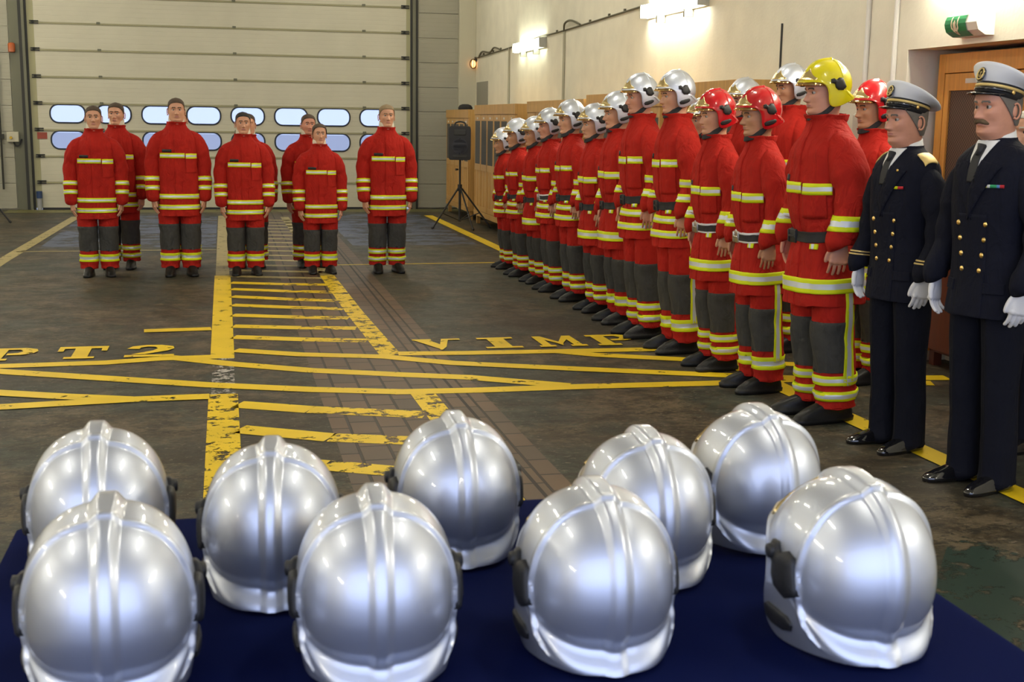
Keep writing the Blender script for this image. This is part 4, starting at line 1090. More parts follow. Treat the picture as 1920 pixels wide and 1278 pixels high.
def letters(word, x, y, w, h, gap):
    """slab stencil letters lying on the floor, read from the camera side"""
    G = {'V': [[(0, 1), (.32, 1), (.58, .25), (.45, 0)], [(.45, 0), (.58, .25), (.74, .88), (1.0, .88), (1., 1), (.62, 1), (.5, .5), (.40, .0)], [(0, .9), (.4, .9), (.4, 1), (0, 1)]],
         'I': [rect(.32, .68, 0, 1), rect(.12, .88, 0, .14), rect(.12, .88, .86, 1)],
         'M': [rect(.08, .26, 0, 1), rect(.74, .92, 0, 1), [(.08, 1), (.26, 1), (.56, .3), (.5, .1), (.44, .3)], [(.92, 1), (.74, 1), (.44, .3), (.5, .1), (.56, .3)], rect(0, .34, 0, .14), rect(.66, 1, 0, .14)],
         'P': [rect(.10, .38, 0, 1), rect(0, .5, 0, .14), [(.0, .86), (.0, 1.), (.72, 1.), (.95, .88), (1., .72), (.92, .52), (.70, .42), (.42, .42), (.42, .56), (.62, .58), (.70, .72), (.62, .86)]],
         'T': [rect(.34, .66, 0, .88), rect(.2, .8, 0, .14), rect(0, 1, .82, 1), rect(0, .12, .60, .9), rect(.88, 1, .60, .9)],
         '2': [[(0, .70), (.10, .90), (.38, 1.), (.70, .98), (.95, .84), (.98, .66), (.85, .48), (.40, .22), (.12, .22), (.55, .52), (.64, .68), (.58, .82), (.42, .86), (.28, .78), (.26, .66)], rect(0, 1, 0, .17)]}
    for ch in word:
        if ch != ' ':
            for p in [0]:
                polys = [[(x + a * w, y + b_ * h) for a, b_ in q] for q in G[ch]]
                bm = NB()
                for i, q in enumerate(polys):
                    vs = [bm.verts.new((a, b_, ZL + .0034 + .0002 * i)) for a, b_ in q]
                    f = bm.faces.new(vs); f.normal_update()
                    if f.normal.z < 0: f.normal_flip()
                bmesh.ops.triangulate(bm, faces=bm.faces[:])
                me = bpy.data.meshes.new('painted_letter'); bm.to_mesh(me); bm.free(); me.materials.append(M_LINE)
                link('painted_letter', me, FLOOR)
        x += w + gap
letters('VIMP', 1.33, 8.68, .36, .44, .085)
letters('PT2', -1.62, 8.72, .33, .46, .13)
# ------------------------------------------------------------------ building shell
M_WALL = mat('cream_wall', (.80, .76, .62), .7, bump=.5, bscale=40, mott=.14, mscale=3.5)
M_PAN = mat('wall_panel', (.50, .48, .37), .5, mott=.06, mscale=3)
def ribbed(name, col, rough=.45, pitch=.037):
    m, nt, b = _nt(name); L = nt.links.new; N_ = nt.nodes.new
    setp(b, roughness=rough)
    tc = N_('ShaderNodeTexCoord'); sp = N_('ShaderNodeSeparateXYZ'); L(tc.outputs['Object'], sp.inputs[0])
    w = N_('ShaderNodeMath'); w.operation = 'PINGPONG'; w.inputs[1].default_value = pitch; L(sp.outputs[2], w.inputs[0])
    r = N_('ShaderNodeMapRange'); r.inputs[1].default_value = 0; r.inputs[2].default_value = .005; L(w.outputs[0], r.inputs[0])
    bp = N_('ShaderNodeBump'); bp.inputs['Strength'].default_value = .5; bp.inputs['Distance'].default_value = .004; L(r.outputs[0], bp.inputs['Height']); L(bp.outputs[0], b.inputs['Normal'])
    n = N_('ShaderNodeTexNoise'); n.inputs['Scale'].default_value = 2.; n.inputs['Detail'].default_value = 6; L(tc.outputs['Object'], n.inputs['Vector'])
    x = N_('ShaderNodeMix'); x.data_type = 'RGBA'; x.inputs[6].default_value = (*[c * .9 for c in col], 1); x.inputs[7].default_value = (*[min(1, c * 1.08) for c in col], 1); L(n.outputs[0], x.inputs[0]); L(x.outputs[2], b.inputs['Base Color'])
    return m
M_DOORP = ribbed('ribbed_door_panel', (.64, .61, .48))
M_GREY = ribbed('ribbed_grey_panel', (.40, .385, .30))
M_SEAM = mat('seam_dark', (.10, .095, .05), .6)
M_TRACK = mat('track_steel', (.16, .16, .11), .45, metal=.3)
M_DARK = mat('dark_steel', (.03, .03, .025), .5)
M_FRAME = mat('window_rubber', (.012, .020, .035), .4)
DY = 22.85
H = 5.6
def wall_struct(name, *bxs, m=M_WALL):
    bm = NB()
    for b_ in bxs: box(bm, *b_)
    return struct(obj(name, bm, m))
wall_struct('wall_right', (4.5, 5.05, -3.2, 4.8, 0, H), (4.5, 5.05, 7.8, 23.3, 0, H), (4.5, 5.05, 4.8, 7.8, 2.13, H), (4.95, 5.05, 4.8, 7.8, 0, 2.13))
wall_struct('wall_left', (-6.2, -6., -3.2, 23.3, 0, H))
wall_struct('ceiling', (-6.2, 5.05, -3.2, 23.3, H, H + .2), m=mat('ceiling_grey', (.42, .41, .36), .8))
wall_struct('wall_front', (-6.2, -5.0, -3.2, -3, 0, H), (4.2, 4.8, -3.2, -3, 0, H), (-5.0, 4.2, -3.2, -3, 4.7, H))
wl = wall_struct('wall_back', (-6.2, -3.46, DY + .02, DY + .3, 0, H), (-3.46, 4.8, DY + .02, DY + .3, 4.52, H), (3.44, 4.8, DY + .06, DY + .3, 0, H), m=M_WALL)
gp = NB()
for k in range(13):
    z0 = .02 + .435 * k; box(gp, 3.44, 4.19, DY, DY + .055, z0, z0 + .427, .004)
struct(obj('cladding_panel', gp, M_GREY, wl))
gp = NB()
for k in range(13):
    z0 = .02 + .435 * k; box(gp, -6., -3.47, DY - .02, DY + .018, z0, z0 + .427, .004)
struct(obj('cladding_panel', gp, M_GREY, wl))
struct(obj('corner_post', B(4.19, 4.5, DY - .10, DY + .06, 0, H, .01), mat('post_paint', (.60, .57, .43), .6), wl))
# sectional door
D = struct(empty('door_1', (0, DY, 0)))
DX0, DX1 = -3.06, 3.24
PH = .4445
def rrect(cx, cz, w, h, r, n=8):
    out = []
    for sx, sz, a0 in ((1, 1, 0), (-1, 1, PI / 2), (-1, -1, PI), (1, -1, 3 * PI / 2)):
        for k in range(n + 1):
            a = a0 + PI / 2 * k / n
            out.append((cx + sx * (w / 2 - r) + r * math.cos(a), cz + sz * (h / 2 - r) + r * math.sin(a)))
    return out
WX = [-2.58 + .752 * k for k in range(8)]
def door_panel(z0, holes):
    bm = NB(); z1 = z0 + PH - .012
    if not holes:
        box(bm, DX0, DX1, -.03, .02, z0, z1, .006)
    else:
        loops = [[(DX0, z0), (DX1, z0), (DX1, z1), (DX0, z1)]] + [rrect(x, z0 + PH / 2 + .042, .555, .290, .13) for x in WX]
        es = []
        for lp in loops:
            vs = [bm.verts.new((x, -.03, z)) for x, z in lp]
            es += [bm.edges.new((vs[i], vs[(i + 1) % len(vs)])) for i in range(len(vs))]
        bmesh.ops.triangle_fill(bm, edges=es, use_beauty=True)
        r = bmesh.ops.extrude_face_region(bm, geom=bm.faces[:])
        for v in r['geom']:
            if isinstance(v, bmesh.types.BMVert): v.co.y += .05
    return bm
def pane_mat():
    m, nt, b = _nt('acrylic_pane'); setp(b, base_color=(.55, .60, .70), roughness=.05)
    tr = nt.nodes.new('ShaderNodeBsdfTransparent'); tr.inputs[0].default_value = (.43, .46, .52, 1)
    mx = nt.nodes.new('ShaderNodeMixShader'); mx.inputs[0].default_value = .12
    nt.links.new(tr.outputs[0], mx.inputs[1]); nt.links.new(b.outputs[0], mx.inputs[2]); nt.links.new(mx.outputs[0], nt.nodes['Material Output'].inputs[0]); return m
M_PANE = pane_mat()
wi = 0
for k in range(10):
    z0 = .035 + PH * k
    p = struct(obj('door_panel', door_panel(z0, k in (2, 3)), M_DOORP, D))
    # joint rail and its little hinge covers
    jr = NB(); box(jr, DX0, DX1, -.045, -.028, z0 + PH - .030, z0 + PH - .010, .004); box(jr, DX0, DX1, -.036, .0, z0 + PH - .012, z0 + PH, 0)
    struct(obj('joint_rail', jr, [mat('rail_olive', (.34, .32, .19), .5)], D))
    for x in (-2.02, .23, 2.48):
        hb = NB(); box(hb, x - .03, x + .03, -.060, -.03, z0 + PH - .016, z0 + PH + .022, .006); struct(obj('hinge', hb, M_TRACK, D))
    for x in (DX0 - .03, DX1 - .06):
        hb = NB(); box(hb, x - .035, x + .11, -.055, -.03, z0 + PH - .035, z0 + PH - .012, .003); box(hb, x - .035, x + .11, -.055, -.03, z0 + PH + .002, z0 + PH + .024, .003); box(hb, x, x + .04, -.055, -.03, z0 + PH - .03, z0 + PH + .02, 0)
        struct(obj('side_hinge', hb, M_DARK, D))
    if k in (2, 3):
        for x in WX:
            wi += 1; cz = z0 + PH / 2 + .042
            fb = NB(); prof = ((0, -.036), (-.006, -.046), (.014, -.046), (.022, -.034), (.018, .0))
            loops = [[Vector((a, y, c_)) for a, c_ in rrect(x, cz, .555 + 2 * o, .290 + 2 * o, .13 + o)] for o, y in prof]
            loft(fb, [[Vector(q) for q in l] for l in loops], False, False); prep(fb)
            w = struct(obj('window_%d' % wi, fb, M_FRAME, D, True))
            pb = NB(); pb.faces.new([pb.verts.new((a, -.012, c_)) for a, c_ in rrect(x, cz, .553, .288, .129)]); 
            struct(obj('pane', pb, M_PANE, w))
for x, s in ((DX0 - .055, 1), (DX1 + .02, -1)):
    struct(obj('stile', B(x - .05, x + .085, -.028, .02, .03, 4.48), mat('stile_paint', (.40, .38, .22), .5), D))
for x0, x1, m_, nm, y0, y1 in ((-3.30, -3.245, M_DARK, 'track', -.06, .02), (-3.245, -3.20, M_TRACK, 'track', -.10, .0), (-3.20, -3.165, M_DARK, 'track', -.04, .02), (-3.46, -3.30, M_TRACK, 'track', -.03, .03),
                       (3.31, 3.345, M_DARK, 'track', -.05, .02), (3.345, 3.40, M_TRACK, 'track', -.10, .0), (3.40, 3.45, M_DARK, 'track', -.04, .02)):
    struct(obj(nm, B(x0, x1, y0, y1, 0, 4.6), m_, D))
struct(obj('bottom_seal', B(DX0, DX1, -.03, .015, .002, .035), M_BLACK, D))
struct(obj('outdoor_ground', B(-60, 60, DY + .3, 120, -.14, -.02), mat('outdoor_concrete', (.42, .42, .42), .8))).name = 'ground'
struct(obj('ground', B(-60, 60, -90, -3.2, -.14, -.02), mat('outdoor_concrete', (.42, .42, .42), .8)))
# small grey door opening near the back corner
struct(obj('door_2', B(4.485, 4.52, 21.65, 22.60, 0, 2.29, .004), mat('grey_door', (.30, .29, .24), .6)))
# things by the door
def part_of(name, bm, m, par, **k): return obj(name, bm, m, par, **k)
o = empty('warning_light', (-3.42, DY - .02, 2.71)); tag(o, 'orange warning light on the wall left of the big door', 'light')
q = NB(); loft(q, [sring(0, 0, z, a, a, 2, 20) for z, a in ((-.08, .035), (-.07, .055), (.05, .058), (.075, .045), (.085, .015))]); obj('lens', q, mat('orange_lens', (.45, .10, .02), .3), o, True).location = (0, -.06, 0)
obj('mount', B(-.03, .03, -.02, 0, -.05, .05), M_DARK, o)
o = empty('door_control_box', (-3.47, DY - .025, 1.24)); tag(o, 'cream door control box with yellow switch left of the big door', 'control box')
obj('housing', B(-.10, .09, -.09, 0, -.09, .08, .008), mat('box_cream', (.55, .52, .40), .5), o); q = NB(); tube(q, [(-.03, -.09, -.02, .025), (-.03, -.12, -.02, .022)], 16); obj('switch_knob', q, mat('knob_yellow', (.65, .42, .03), .4), o)
q = NB(); tube(q, [(.0, -.04, -.09, .012), (.03, -.045, -.15, .012), (.09, -.04, -.14, .012), (.13, -.03, -.04, .012)], 10, 16); obj('cable', q, M_BLACK, o, True)
tag(obj('yellow_sticker', B(-3.45, -3.36, DY - .026, DY - .021, 1.01, 1.10), mat('sticker_yellow', (.55, .40, .05), .5)), 'small yellow sticker below the door control box', 'sticker')
tag(obj('red_sign', B(-3.09, -2.93, DY - .040, DY - .031, 1.205, 1.315), mat('sign_red', (.32, .06, .035), .5)), 'small red sign on the big door beside its left edge', 'sign')
q = NB(); tube(q, [(-3.67, DY - .06, .35, .017), (-3.67, DY - .06, 4.5, .017)], 12); tag(obj('door_pull_rod', q, M_DARK, None, True), 'thin dark vertical rod on the wall at the far left edge', 'rod')
q = NB(); box(q, -.05, .04, -.05, 0, -.04, .04, .006); o = obj('rod_bracket', q, M_DARK); o.location = (-3.66, DY - .022, 1.24); tag(o, 'dark bracket holding the thin vertical rod at the left edge', 'bracket')
o = empty('door_motor_foot', (-3.10, DY - .08, 0)); tag(o, 'grey cylinder piece at the foot of the door left track', 'door fitting')
q = NB(); tube(q, [(0, 0, .0, .04), (0, 0, .20, .04)], 16); obj('cylinder', q, mat('grey_plastic', (.36, .37, .40), .4), o, True); q = NB(); tube(q, [(0, 0, .20, .05), (0, 0, .32, .05)], 16); obj('sleeve', q, mat('blue_plastic', (.03, .06, .16), .4), o, True)
# ------------------------------------------------------------------ fluorescent wall lamps
M_TUBE = emit('lamp_diffuser', (1., .94, .78), 40.)
M_TUBE2 = emit('lamp_diffuser_far', (.96, 1., .80), 13.)
GLP = 'fluorescent wall lamps'
def wall_lamp(x, y, z, s, label, m=None, rz=0):
    """s = +1: fixed to the right wall"""
    o = empty('wall_lamp', (x, y, z), rz); tag(o, label, 'lamp', GLP)
    obj('housing', B(-.035, .0, -.86, .86, -.075, .075, .006), mat('lamp_grey', (.45, .45, .40), .5), o)
    d = NB(); loft(d, [[Vector((xx, yy, zz)) for xx, zz in ((-.03, -.062), (-.085, -.066), (-.108, -.045), (-.112, .0), (-.108, .045), (-.085, .066), (-.03, .062))] for yy in (-.83, .83)]); obj('diffuser', d, m or M_TUBE, o)
    for yy in (-.45, .35): obj('clip', B(-.10, -.01, yy - .022, yy + .022, -.15, -.068, .004), mat('clip_grey', (.30, .30, .24), .5), o)
    for yy in (-.845, .845): obj('end_cap', B(-.115, -.03, yy - .015, yy + .015, -.070, .070, .006), mat('lamp_grey', (.45, .45, .40), .5), o)
    return o
wall_lamp(4.5, 18.45, 2.72, 1, 'smaller looking fluorescent lamp, farther along the right wall', M_TUBE2)
wall_lamp(4.5, 12.30, 2.79, 1, 'glaring fluorescent lamp above the helmeted row on the right wall')
wall_lamp(4.5, 6.7, 2.68, 1, 'fluorescent lamp above the exit sign on the right wall')
wall_lamp(4.5, .6, 3.05, 1, 'fluorescent lamp on the right wall beside the camera')
for y in (-1.6, 3.2, 9., 15., 20.5): wall_lamp(-6., y, 3.05, -1, 'fluorescent lamp on the left wall %s' % {-1.6: 'behind the camera', 3.2: 'beside the camera', 9.: 'past the table', 15.: 'near the recruits', 20.5: 'near the big door'}[y], None, PI)
# ceiling battens
for x in (-3.2, 2.4):
    for y in (2.5, 8.5, 14.5, 20.):
        o = empty('ceiling_lamp', (x, y, H - .25)); tag(o, 'fluorescent batten hanging from the ceiling, %s side, %s' % ('left' if x < 0 else 'right', {-1.5: 'behind the camera', 2.5: 'over the table', 8.5: 'past the table', 14.5: 'over the recruits', 20.: 'before the big door'}[y]), 'lamp', 'ceiling battens')
        obj('housing', B(-.10, .10, -.80, .80, .0, .06, .01), mat('lamp_grey', (.45, .45, .40), .5), o); obj('diffuser', B(-.085, .085, -.76, .76, -.05, .0, .01), M_TUBE, o)
        for yy in (-.6, .6):
            q = NB(); tube(q, [(0, yy, .06, .008), (0, yy, .25, .008)], 8); obj('rod', q, M_DARK, o)
# bulkhead light and cables on the wall
o = empty('bulkhead_light', (4.5, 22.70, 2.62)); tag(o, 'small caged orange bulkhead light at the back end of the right wall', 'light')
q = ball(NB(), (-.06, 0, 0), .055, (.8, .9, 1.25)); obj('bulb_glass', q, emit('orange_bulb', (1., .42, .12), 2.2), o, True)
q = NB()
for a in range(4):
    t0 = PI * a / 4; tube(q, [(-.06 + .065 * math.cos(t0) * math.sin(t), .068 * math.sin(t0) * math.sin(t), .085 * math.cos(t), .005) for t in [2 * PI * k / 16 for k in range(17)]], 6)
obj('cage', q, M_DARK, o); obj('base', B(-.03, 0, -.05, .05, .04, .12), M_DARK, o)
q = NB(); tube(q, [(4.485, 22.8, 2.72, .010), (4.485, 20.1, 2.76, .010), (4.485, 18.0, 2.81, .010), (4.485, 16.6, 2.82, .010), (4.485, 13.3, 2.87, .010)], 8, 30)
for y in (22, 21.2, 20.6, 17, 15.4, 14.6, 14.0): box(q, 4.478, 4.5, y - .018, y + .018, 2.735 + .0145 * (22.8 - y), 2.765 + .0145 * (22.8 - y))
tube(q, [(4.48, 16.6, 2.80, .012), (4.46, 16.5, 2.90, .014), (4.46, 16.2, 2.92, .014), (4.475, 15.8, 2.84, .012)], 8, 14)
tube(q, [(4.48, 22.4, 2.72, .016), (4.46, 22.0, 2.80, .016), (4.47, 21.4, 2.76, .016), (4.46, 21.0, 2.82, .014), (4.48, 20.6, 2.77, .012)], 8, 20)
tag(obj('wall_cable', q, mat('cable_grey', (.12, .11, .07), .6), None, True), 'dark cable clipped along the right wall between the lamps', 'cable')
M_COND = mat('conduit_grey', (.42, .40, .30), .5); M_CONDW = mat('conduit_white', (.75, .73, .66), .5)
for y, z0, z1, m_, lab in ((19.95, 0, 2.76, M_COND, 'thin grey conduit below the farther wall lamp'), (16.6, 0, 2.82, M_COND, 'grey conduit running down from the looped wall cable'), (9.79, 1.9, 2.44, M_DARK, 'short dark conduit ending on the wall behind the silver helmets'),
                           (8.34, 1.80, H, M_CONDW, 'white conduit on the wall left of the exit sign, ending in a black plug'), (7.95, 1.2, H, M_CONDW, 'white conduit running down nearest the exit sign')):
    q = NB(); rr = .018 if m_ is not M_DARK else .009; tube(q, [(4.502 - rr, y, z0, rr), (4.502 - rr, y, z1, rr)], 10)
    o = obj('conduit', q, m_, None, True); tag(o, lab, 'pipe', 'conduits on the right wall')
q = NB(); tube(q, [(4.486, 8.34, 1.80, .012), (4.487, 8.36, 1.76, .014), (4.490, 8.40, 1.71, .012)], 8); tag(obj('cable_plug', q, M_BLACK, None, True), 'black cable plug hanging below the white conduit end', 'plug')
o = empty('wall_box', (4.5, 8.18, 1.48)); tag(o, 'white electrical box on the wall behind the yellow helmeted firefighter', 'box')
obj('housing', B(-.10, 0, -.14, .14, -.24, .23, .01), mat('box_white', (.66, .65, .55), .5), o); obj('lid', B(-.108, -.10, -.13, .13, -.23, .22, .004), mat('box_white', (.66, .65, .55), .5), o)
# exit sign
o = empty('exit_sign', (4.5, 7.0, 2.245)); tag(o, 'green emergency exit sign with a downward arrow above the recess', 'sign')
q = NB(); loft(q, [[Vector((xx, yy, zz)) for xx, zz in ((0, -.075), (-.06, -.075), (-.11, -.045), (-.125, .0), (-.11, .045), (-.06, .07), (0, .07))] for yy in (-.17, .17)]); obj('housing', q, mat('sign_white', (.80, .78, .68), .4), o)
q = NB()
arc = [(-.063, -.074), (-.09, -.060), (-.112, -.045), (-.122, -.02), (-.127, .0), (-.122, .025), (-.112, .046), (-.085, .062)]
for k in range(len(arc) - 1):
    (a, b_), (c_, d_) = arc[k], arc[k + 1]
    q.faces.new([q.verts.new(v) for v in ((a - .003, -.06, b_), (a - .003, .165, b_), (c_ - .003, .165, d_), (c_ - .003, -.06, d_))])
obj('green_panel', q, mat('sign_green', (.01, .22, .07), .35), o)
def arcx(z):
    for (a, b_), (c_, d_) in zip(arc, arc[1:]):
        if b_ <= z <= d_: return lerp(a, c_, (z - b_) / (d_ - b_)) - .006
    return arc[0][0] - .006
q = NB()
def strip(pts):
    for (y0, z0), (y1, z1) in zip(pts, pts[1:]):
        n = Vector((0, y1 - y0, z1 - z0)); w = Vector((0, -n.z, n.y)).normalized() * .006; M_ = 4
        for k in range(M_):
            a = Vector((0, lerp(y0, y1, k / M_), lerp(z0, z1, k / M_))); c_ = Vector((0, lerp(y0, y1, (k + 1) / M_), lerp(z0, z1, (k + 1) / M_)))
            q.faces.new([q.verts.new((arcx(v.z), v.y, v.z)) for v in (a - w, a + w, c_ + w, c_ - w)])
strip([(.022, .058), (.022, -.030), (.036, -.030)]); strip([(.088, .058), (.088, -.030), (.076, -.030)])
strip([(.055, .020), (.055, -.045)]); strip([(.046, .010), (.046, -.045)]); strip([(.064, .010), (.064, -.045)]); strip([(.034, -.035), (.055, -.064), (.076, -.035)]); strip([(.042, -.036), (.068, -.036)])
obj('arrow', q, mat('sign_mark', (.80, .70, .50), .5), o)
# ------------------------------------------------------------------ lockers
def wood_mat(name, col):
    m, nt, b = _nt(name); L = nt.links.new; N_ = nt.nodes.new
    tc = N_('ShaderNodeTexCoord'); mp = N_('ShaderNodeMapping'); mp.inputs['Scale'].default_value = (14, 14, 1.1); L(tc.outputs['Object'], mp.inputs[0])
    n = N_('ShaderNodeTexNoise'); n.inputs['Scale'].default_value = 2.2; n.inputs['Detail'].default_value = 8; n.inputs['Distortion'].default_value = .6; L(mp.outputs[0], n.inputs['Vector'])
    x = N_('ShaderNodeMix'); x.data_type = 'RGBA'; x.inputs[6].default_value = (*[c * .62 for c in col], 1); x.inputs[7].default_value = (*[min(1, c * 1.25) for c in col], 1); L(n.outputs[0], x.inputs[0]); L(x.outputs[2], b.inputs['Base Color']); setp(b, roughness=.45)
    return m
M_PINE = wood_mat('pine_wood', (.60, .34, .10)); M_PINED = wood_mat('orange_pine_wood', (.72, .33, .055)); M_PINESH = wood_mat('pine_wood_painted_shade', (.16, .035, .012))  # dark red one: pine with shade and red jacket reflection mixed into its colour
def mesh_mat(name, col):
    m, nt, b = _nt(name); L = nt.links.new; N_ = nt.nodes.new
    tc = N_('ShaderNodeTexCoord'); mp = N_('ShaderNodeMapping'); mp.inputs['Scale'].default_value = (1, 75, 75); L(tc.outputs['Object'], mp.inputs[0])
    ck = N_('ShaderNodeTexChecker'); ck.inputs['Scale'].default_value = 1.; ck.inputs[1].default_value = (*col, 1); ck.inputs[2].default_value = (*[c * .45 for c in col], 1); L(mp.outputs[0], ck.inputs[0]); L(ck.outputs[0], b.inputs['Base Color']); setp(b, roughness=.7)
    return m
M_MESH = mesh_mat('grey_wire_mesh', (.11, .105, .09)); M_MESHB = mesh_mat('brown_wire_mesh', (.13, .075, .05))
def locker(xf, y0, y1, h, n, label, depth=.58, zs=.95):
    """front at x=xf facing -X, y0 < y1, n slatted doors"""
    o = empty('locker', (xf, y0, 0)); tag(o, label, 'locker', 'pine lockers along the right wall')
    W = y1 - y0
    bm = NB(); box(bm, .02, depth, 0, W, .14, h, .004); obj('body', bm, M_PINE, o)
    obj('top_rail', B(-.012, .02, 0, W, h - .14, h, .003), M_PINE, o); obj('bottom_rail', B(-.012, .02, 0, W, .14, .22, .003), M_PINE, o)
    w = W / n
    for k in range(n):
        a, b_ = k * w + .012, (k + 1) * w - .012
        d = NB(); e = min(.036, w * .2)
        box(d, -.004, .02, a, a + e, .225, h - .145, .003); box(d, -.004, .02, b_ - e, b_, .225, h - .145, .003); box(d, -.004, .02, a + e, b_ - e, h - .24, h - .145, .003); box(d, -.004, .02, a + e, b_ - e, zs - .10, zs, .003); box(d, -.004, .02, a + e, b_ - e, .225, .30, .003)
        box(d, .006, .02, a + e, b_ - e, .30, zs - .10); 
        mid = (a + b_) / 2; box(d, -.002, .02, mid - .012, mid + .012, .30, zs - .10, .003)
        dd = obj('door', d, M_PINE, o)
        obj('wire_mesh', B(-.001, .012, a + e, b_ - e, zs, h - .24), M_MESH, dd)
        obj('name_tag', B(-.008, -.0045, mid - .035, mid + .035, h - .215, h - .185), mat('tag_white', (.70, .70, .64), .5), dd)
    for yy in (.02, W - .08):
        for xx in (.03, depth - .08): obj('leg', B(xx, xx + .055, yy, yy + .06, 0, .14), M_PINE, o)
    return o
locker(3.88, 20.18, 22.25, 1.79, 5, 'farthest pine locker behind the loudspeaker', .55)
locker(3.88, 16.80, 19.66, 1.85, 6, 'second farthest pine locker, between loudspeaker and helmeted row', .55)
locker(3.88, 13.45, 16.12, 1.87, 6, 'third pine locker behind the far end of the helmeted row', .55)
locker(3.88, 10.95, 13.35, 1.91, 5, 'fourth pine locker hidden behind the silver helmeted firefighters', .5)
locker(4.14, 9.72, 10.80, 1.985, 3, 'narrow pine locker whose top shows between the silver and red helmets', .34)
# mesh fronted locker in the recess
o = empty('recess_locker', (4.70, 7.72, 0)); tag(o, 'big orange pine locker with brown mesh doors standing in the wall recess', 'locker')
q = NB(); box(q, .03, .24, -2.6, 0, .10, 2.10, .004); obj('body', q, M_PINESH, o)
obj('side_post', B(-.01, .03, -.075, 0, .10, 2.10, .004), M_PINED, o); obj('top_rail', B(-.01, .03, -2.6, -.075, 1.975, 2.10, .004), M_PINED, o)
for k in range(3):
    a, b_ = -.08 - .82 * k, -.08 - .82 * (k + 1) + .01
    d = NB(); box(d, -.006, .026, a - .055, a, .84, 1.97, .003); box(d, -.006, .026, b_, b_ + .055, .84, 1.97, .003); box(d, -.006, .026, b_ + .055, a - .055, 1.86, 1.97, .003); box(d, -.006, .026, b_ + .055, a - .055, .84, .92, .003)
    dd = obj('door', d, M_PINED, o)
    obj('wire_mesh', B(.008, .016, b_ + .055, a - .055, .92, 1.86), M_MESHB, dd)
    obj('name_tag', B(-.010, -.0065, (a + b_) / 2 + .02, (a + b_) / 2 + .16, 1.905, 1.935), mat('tag_white', (.70, .70, .64), .5), dd)
    obj('lower_door', B(.004, .028, b_, a, .12, .83, .004), M_PINESH, o)
for yy in (-.10, -2.55): obj('leg', B(.05, .11, yy, yy + .06, 0, .10), M_PINESH, o)
# dark cap left on the farthest locker
o = empty('work_cap', (4.12, 21.75, 1.79)); tag(o, 'dark cap lying on top of the farthest locker', 'cap')
q = NB(); loft(q, [sring(0, 0, z, a, a * 1.2, 2.2, 24) for z, a in ((0, .12), (.04, .125), (.08, .10), (.10, .05))]); obj('crown', q, M_WEB, o, True); obj('peak', B(-.09, .09, -.26, -.11, .0, .014, .005), M_WEB, o)
# ------------------------------------------------------------------ loudspeakers on tripod stands
def stand(x, y, label, hh):
    o = empty('speaker_stand', (x, y, 0)); tag(o, label, 'stand', 'tripod speaker stands')
    q = NB(); tube(q, [(0, 0, .10, .020), (0, 0, .62, .020)], 12); obj('lower_tube', q, M_BLACK, o, True)
    q = NB(); tube(q, [(0, 0, .60, .015), (0, 0, hh, .015)], 12); obj('pole', q, M_BLACK, o, True)
    q = NB(); tube(q, [(0, 0, .56, .034), (0, 0, .66, .034)], 14); obj('collar', q, M_BLACK, o, True)
    q = NB(); tube(q, [(-.03, -.02, .885, .012), (-.07, -.03, .885, .018)], 10); obj('knob', q, M_BLACK, o, True)
    for a in (200, 285, 350):
        c_, s = math.cos(math.radians(a)), math.sin(math.radians(a))
        q = NB(); tube(q, [(.03 * c_, .03 * s, .60, .013), (.47 * c_, .47 * s, .014, .013)], 10); l = obj('leg', q, M_BLACK, o, True)
        q = NB(); tube(q, [(.455 * c_, .455 * s, .030, .019), (.485 * c_, .485 * s, .012, .014)], 10); obj('rubber_foot', q, M_BLACK, l, True)
        q = NB(); tube(q, [(.02 * c_, .02 * s, .12, .008), (.30 * c_, .30 * s, .235, .008)], 8); obj('brace', q, M_BLACK, o, True)
    return o
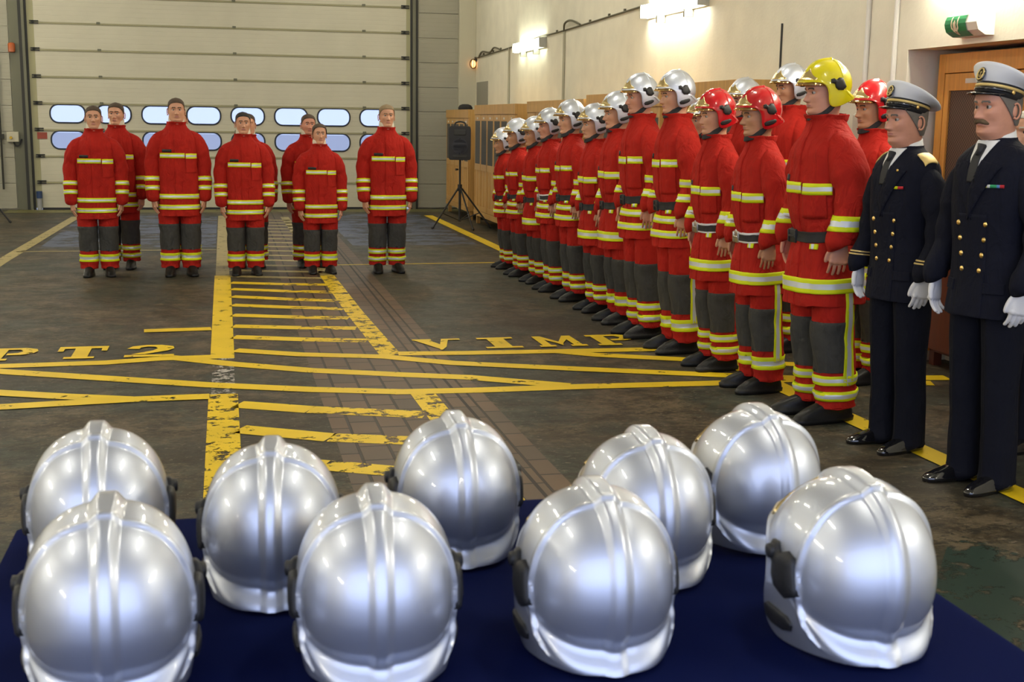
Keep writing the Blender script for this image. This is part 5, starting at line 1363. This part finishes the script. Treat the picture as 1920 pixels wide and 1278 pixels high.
def speaker(x, y, z, rz, label):
    o = empty('loudspeaker', (x, y, z), math.radians(rz)); tag(o, label, 'speaker', 'loudspeakers on stands')
    q = NB(); loft(q, [[Vector((sx, sy, zz)) for sx, sy in ((-a, -.15), (a, -.15), (a * .8, .15), (-a * .8, .15))] for zz, a in ((0, .155), (.02, .165), (.46, .165), (.50, .150))])
    bmesh.ops.bevel(q, geom=[e for e in q.edges if not e.is_boundary], offset=.008, segments=2, affect='EDGES'); obj('cabinet', q, mat('speaker_plastic', (.022, .022, .024), .55, bump=.3, bscale=250), o)
    q = NB(); tube(q, [(0, -.150, .205, .118), (0, -.160, .205, .118), (0, -.160, .205, .108), (0, -.145, .205, .09), (0, -.138, .205, .03)], 32, None, True, up=Z); obj('woofer', q, mat('speaker_cone', (.035, .035, .038), .4), o, True)
    obj('horn', B(-.09, .09, -.158, -.14, .365, .45, .01), M_DARK, o); obj('port', B(-.11, .11, -.156, -.14, .03, .075, .008), M_DARK, o)
    q = NB(); tube(q, [(-.085, .0, .49, .012), (-.07, .0, .545, .012), (0, .0, .565, .012), (.07, .0, .545, .012), (.085, .0, .49, .012)], 10, 20); obj('handle', q, M_BLACK, o, True)
    return o
stand(3.47, 18.72, 'black tripod stand under the loudspeaker in front of the farthest lockers', 1.03); speaker(3.47, 18.72, 1.03, -12, 'black loudspeaker on a tripod before the farthest lockers')
stand(-3.62, 20.1, 'black tripod stand cut off by the left edge, one foot showing', 1.03); speaker(-3.62, 20.1, 1.03, 12, 'black loudspeaker out of view beyond the left edge')
# ------------------------------------------------------------------ light, camera
w = bpy.data.worlds.new('World'); SC.world = w; w.use_nodes = True
bg = w.node_tree.nodes['Background']; bg.inputs[0].default_value = (.62, .71, 1.0, 1); bg.inputs[1].default_value = 1.9

f, pi_, ya, ro, CH = 2342.05, .174982, .22645, .0138808, 1.63
fw = Vector((math.sin(ya) * math.cos(pi_), math.cos(ya) * math.cos(pi_), -math.sin(pi_)))
rt = Vector((math.cos(ya), -math.sin(ya), 0)); up = rt.cross(fw)
r2 = rt * math.cos(ro) + up * math.sin(ro); u2 = up * math.cos(ro) - rt * math.sin(ro)
cam = bpy.data.cameras.new('Camera'); co = bpy.data.objects.new('Camera', cam); COL.objects.link(co)
co.matrix_world = Matrix(((r2.x, u2.x, -fw.x, 0), (r2.y, u2.y, -fw.y, 0), (r2.z, u2.z, -fw.z, CH), (0, 0, 0, 1)))
cam.sensor_fit = 'HORIZONTAL'; cam.sensor_width = 36.; cam.lens = f / 1920 * 36; cam.clip_start = .05; cam.clip_end = 300
cam.dof.use_dof = True; cam.dof.focus_distance = 9.; cam.dof.aperture_fstop = 9.
SC.camera = co
vs = SC.view_settings; SC.display_settings.display_device = 'sRGB'; vs.view_transform = 'Standard'; vs.look = 'None'; vs.exposure = .6; vs.gamma = 1; vs.use_curve_mapping = False
cy = SC.cycles
cy.use_denoising = True; cy.use_adaptive_sampling = True; cy.adaptive_threshold = .02; cy.max_bounces = 6; cy.diffuse_bounces = 3; cy.glossy_bounces = 3; cy.transparent_max_bounces = 8; cy.sample_clamp_indirect = 6.; cy.caustics_reflective = False; cy.caustics_refractive = False
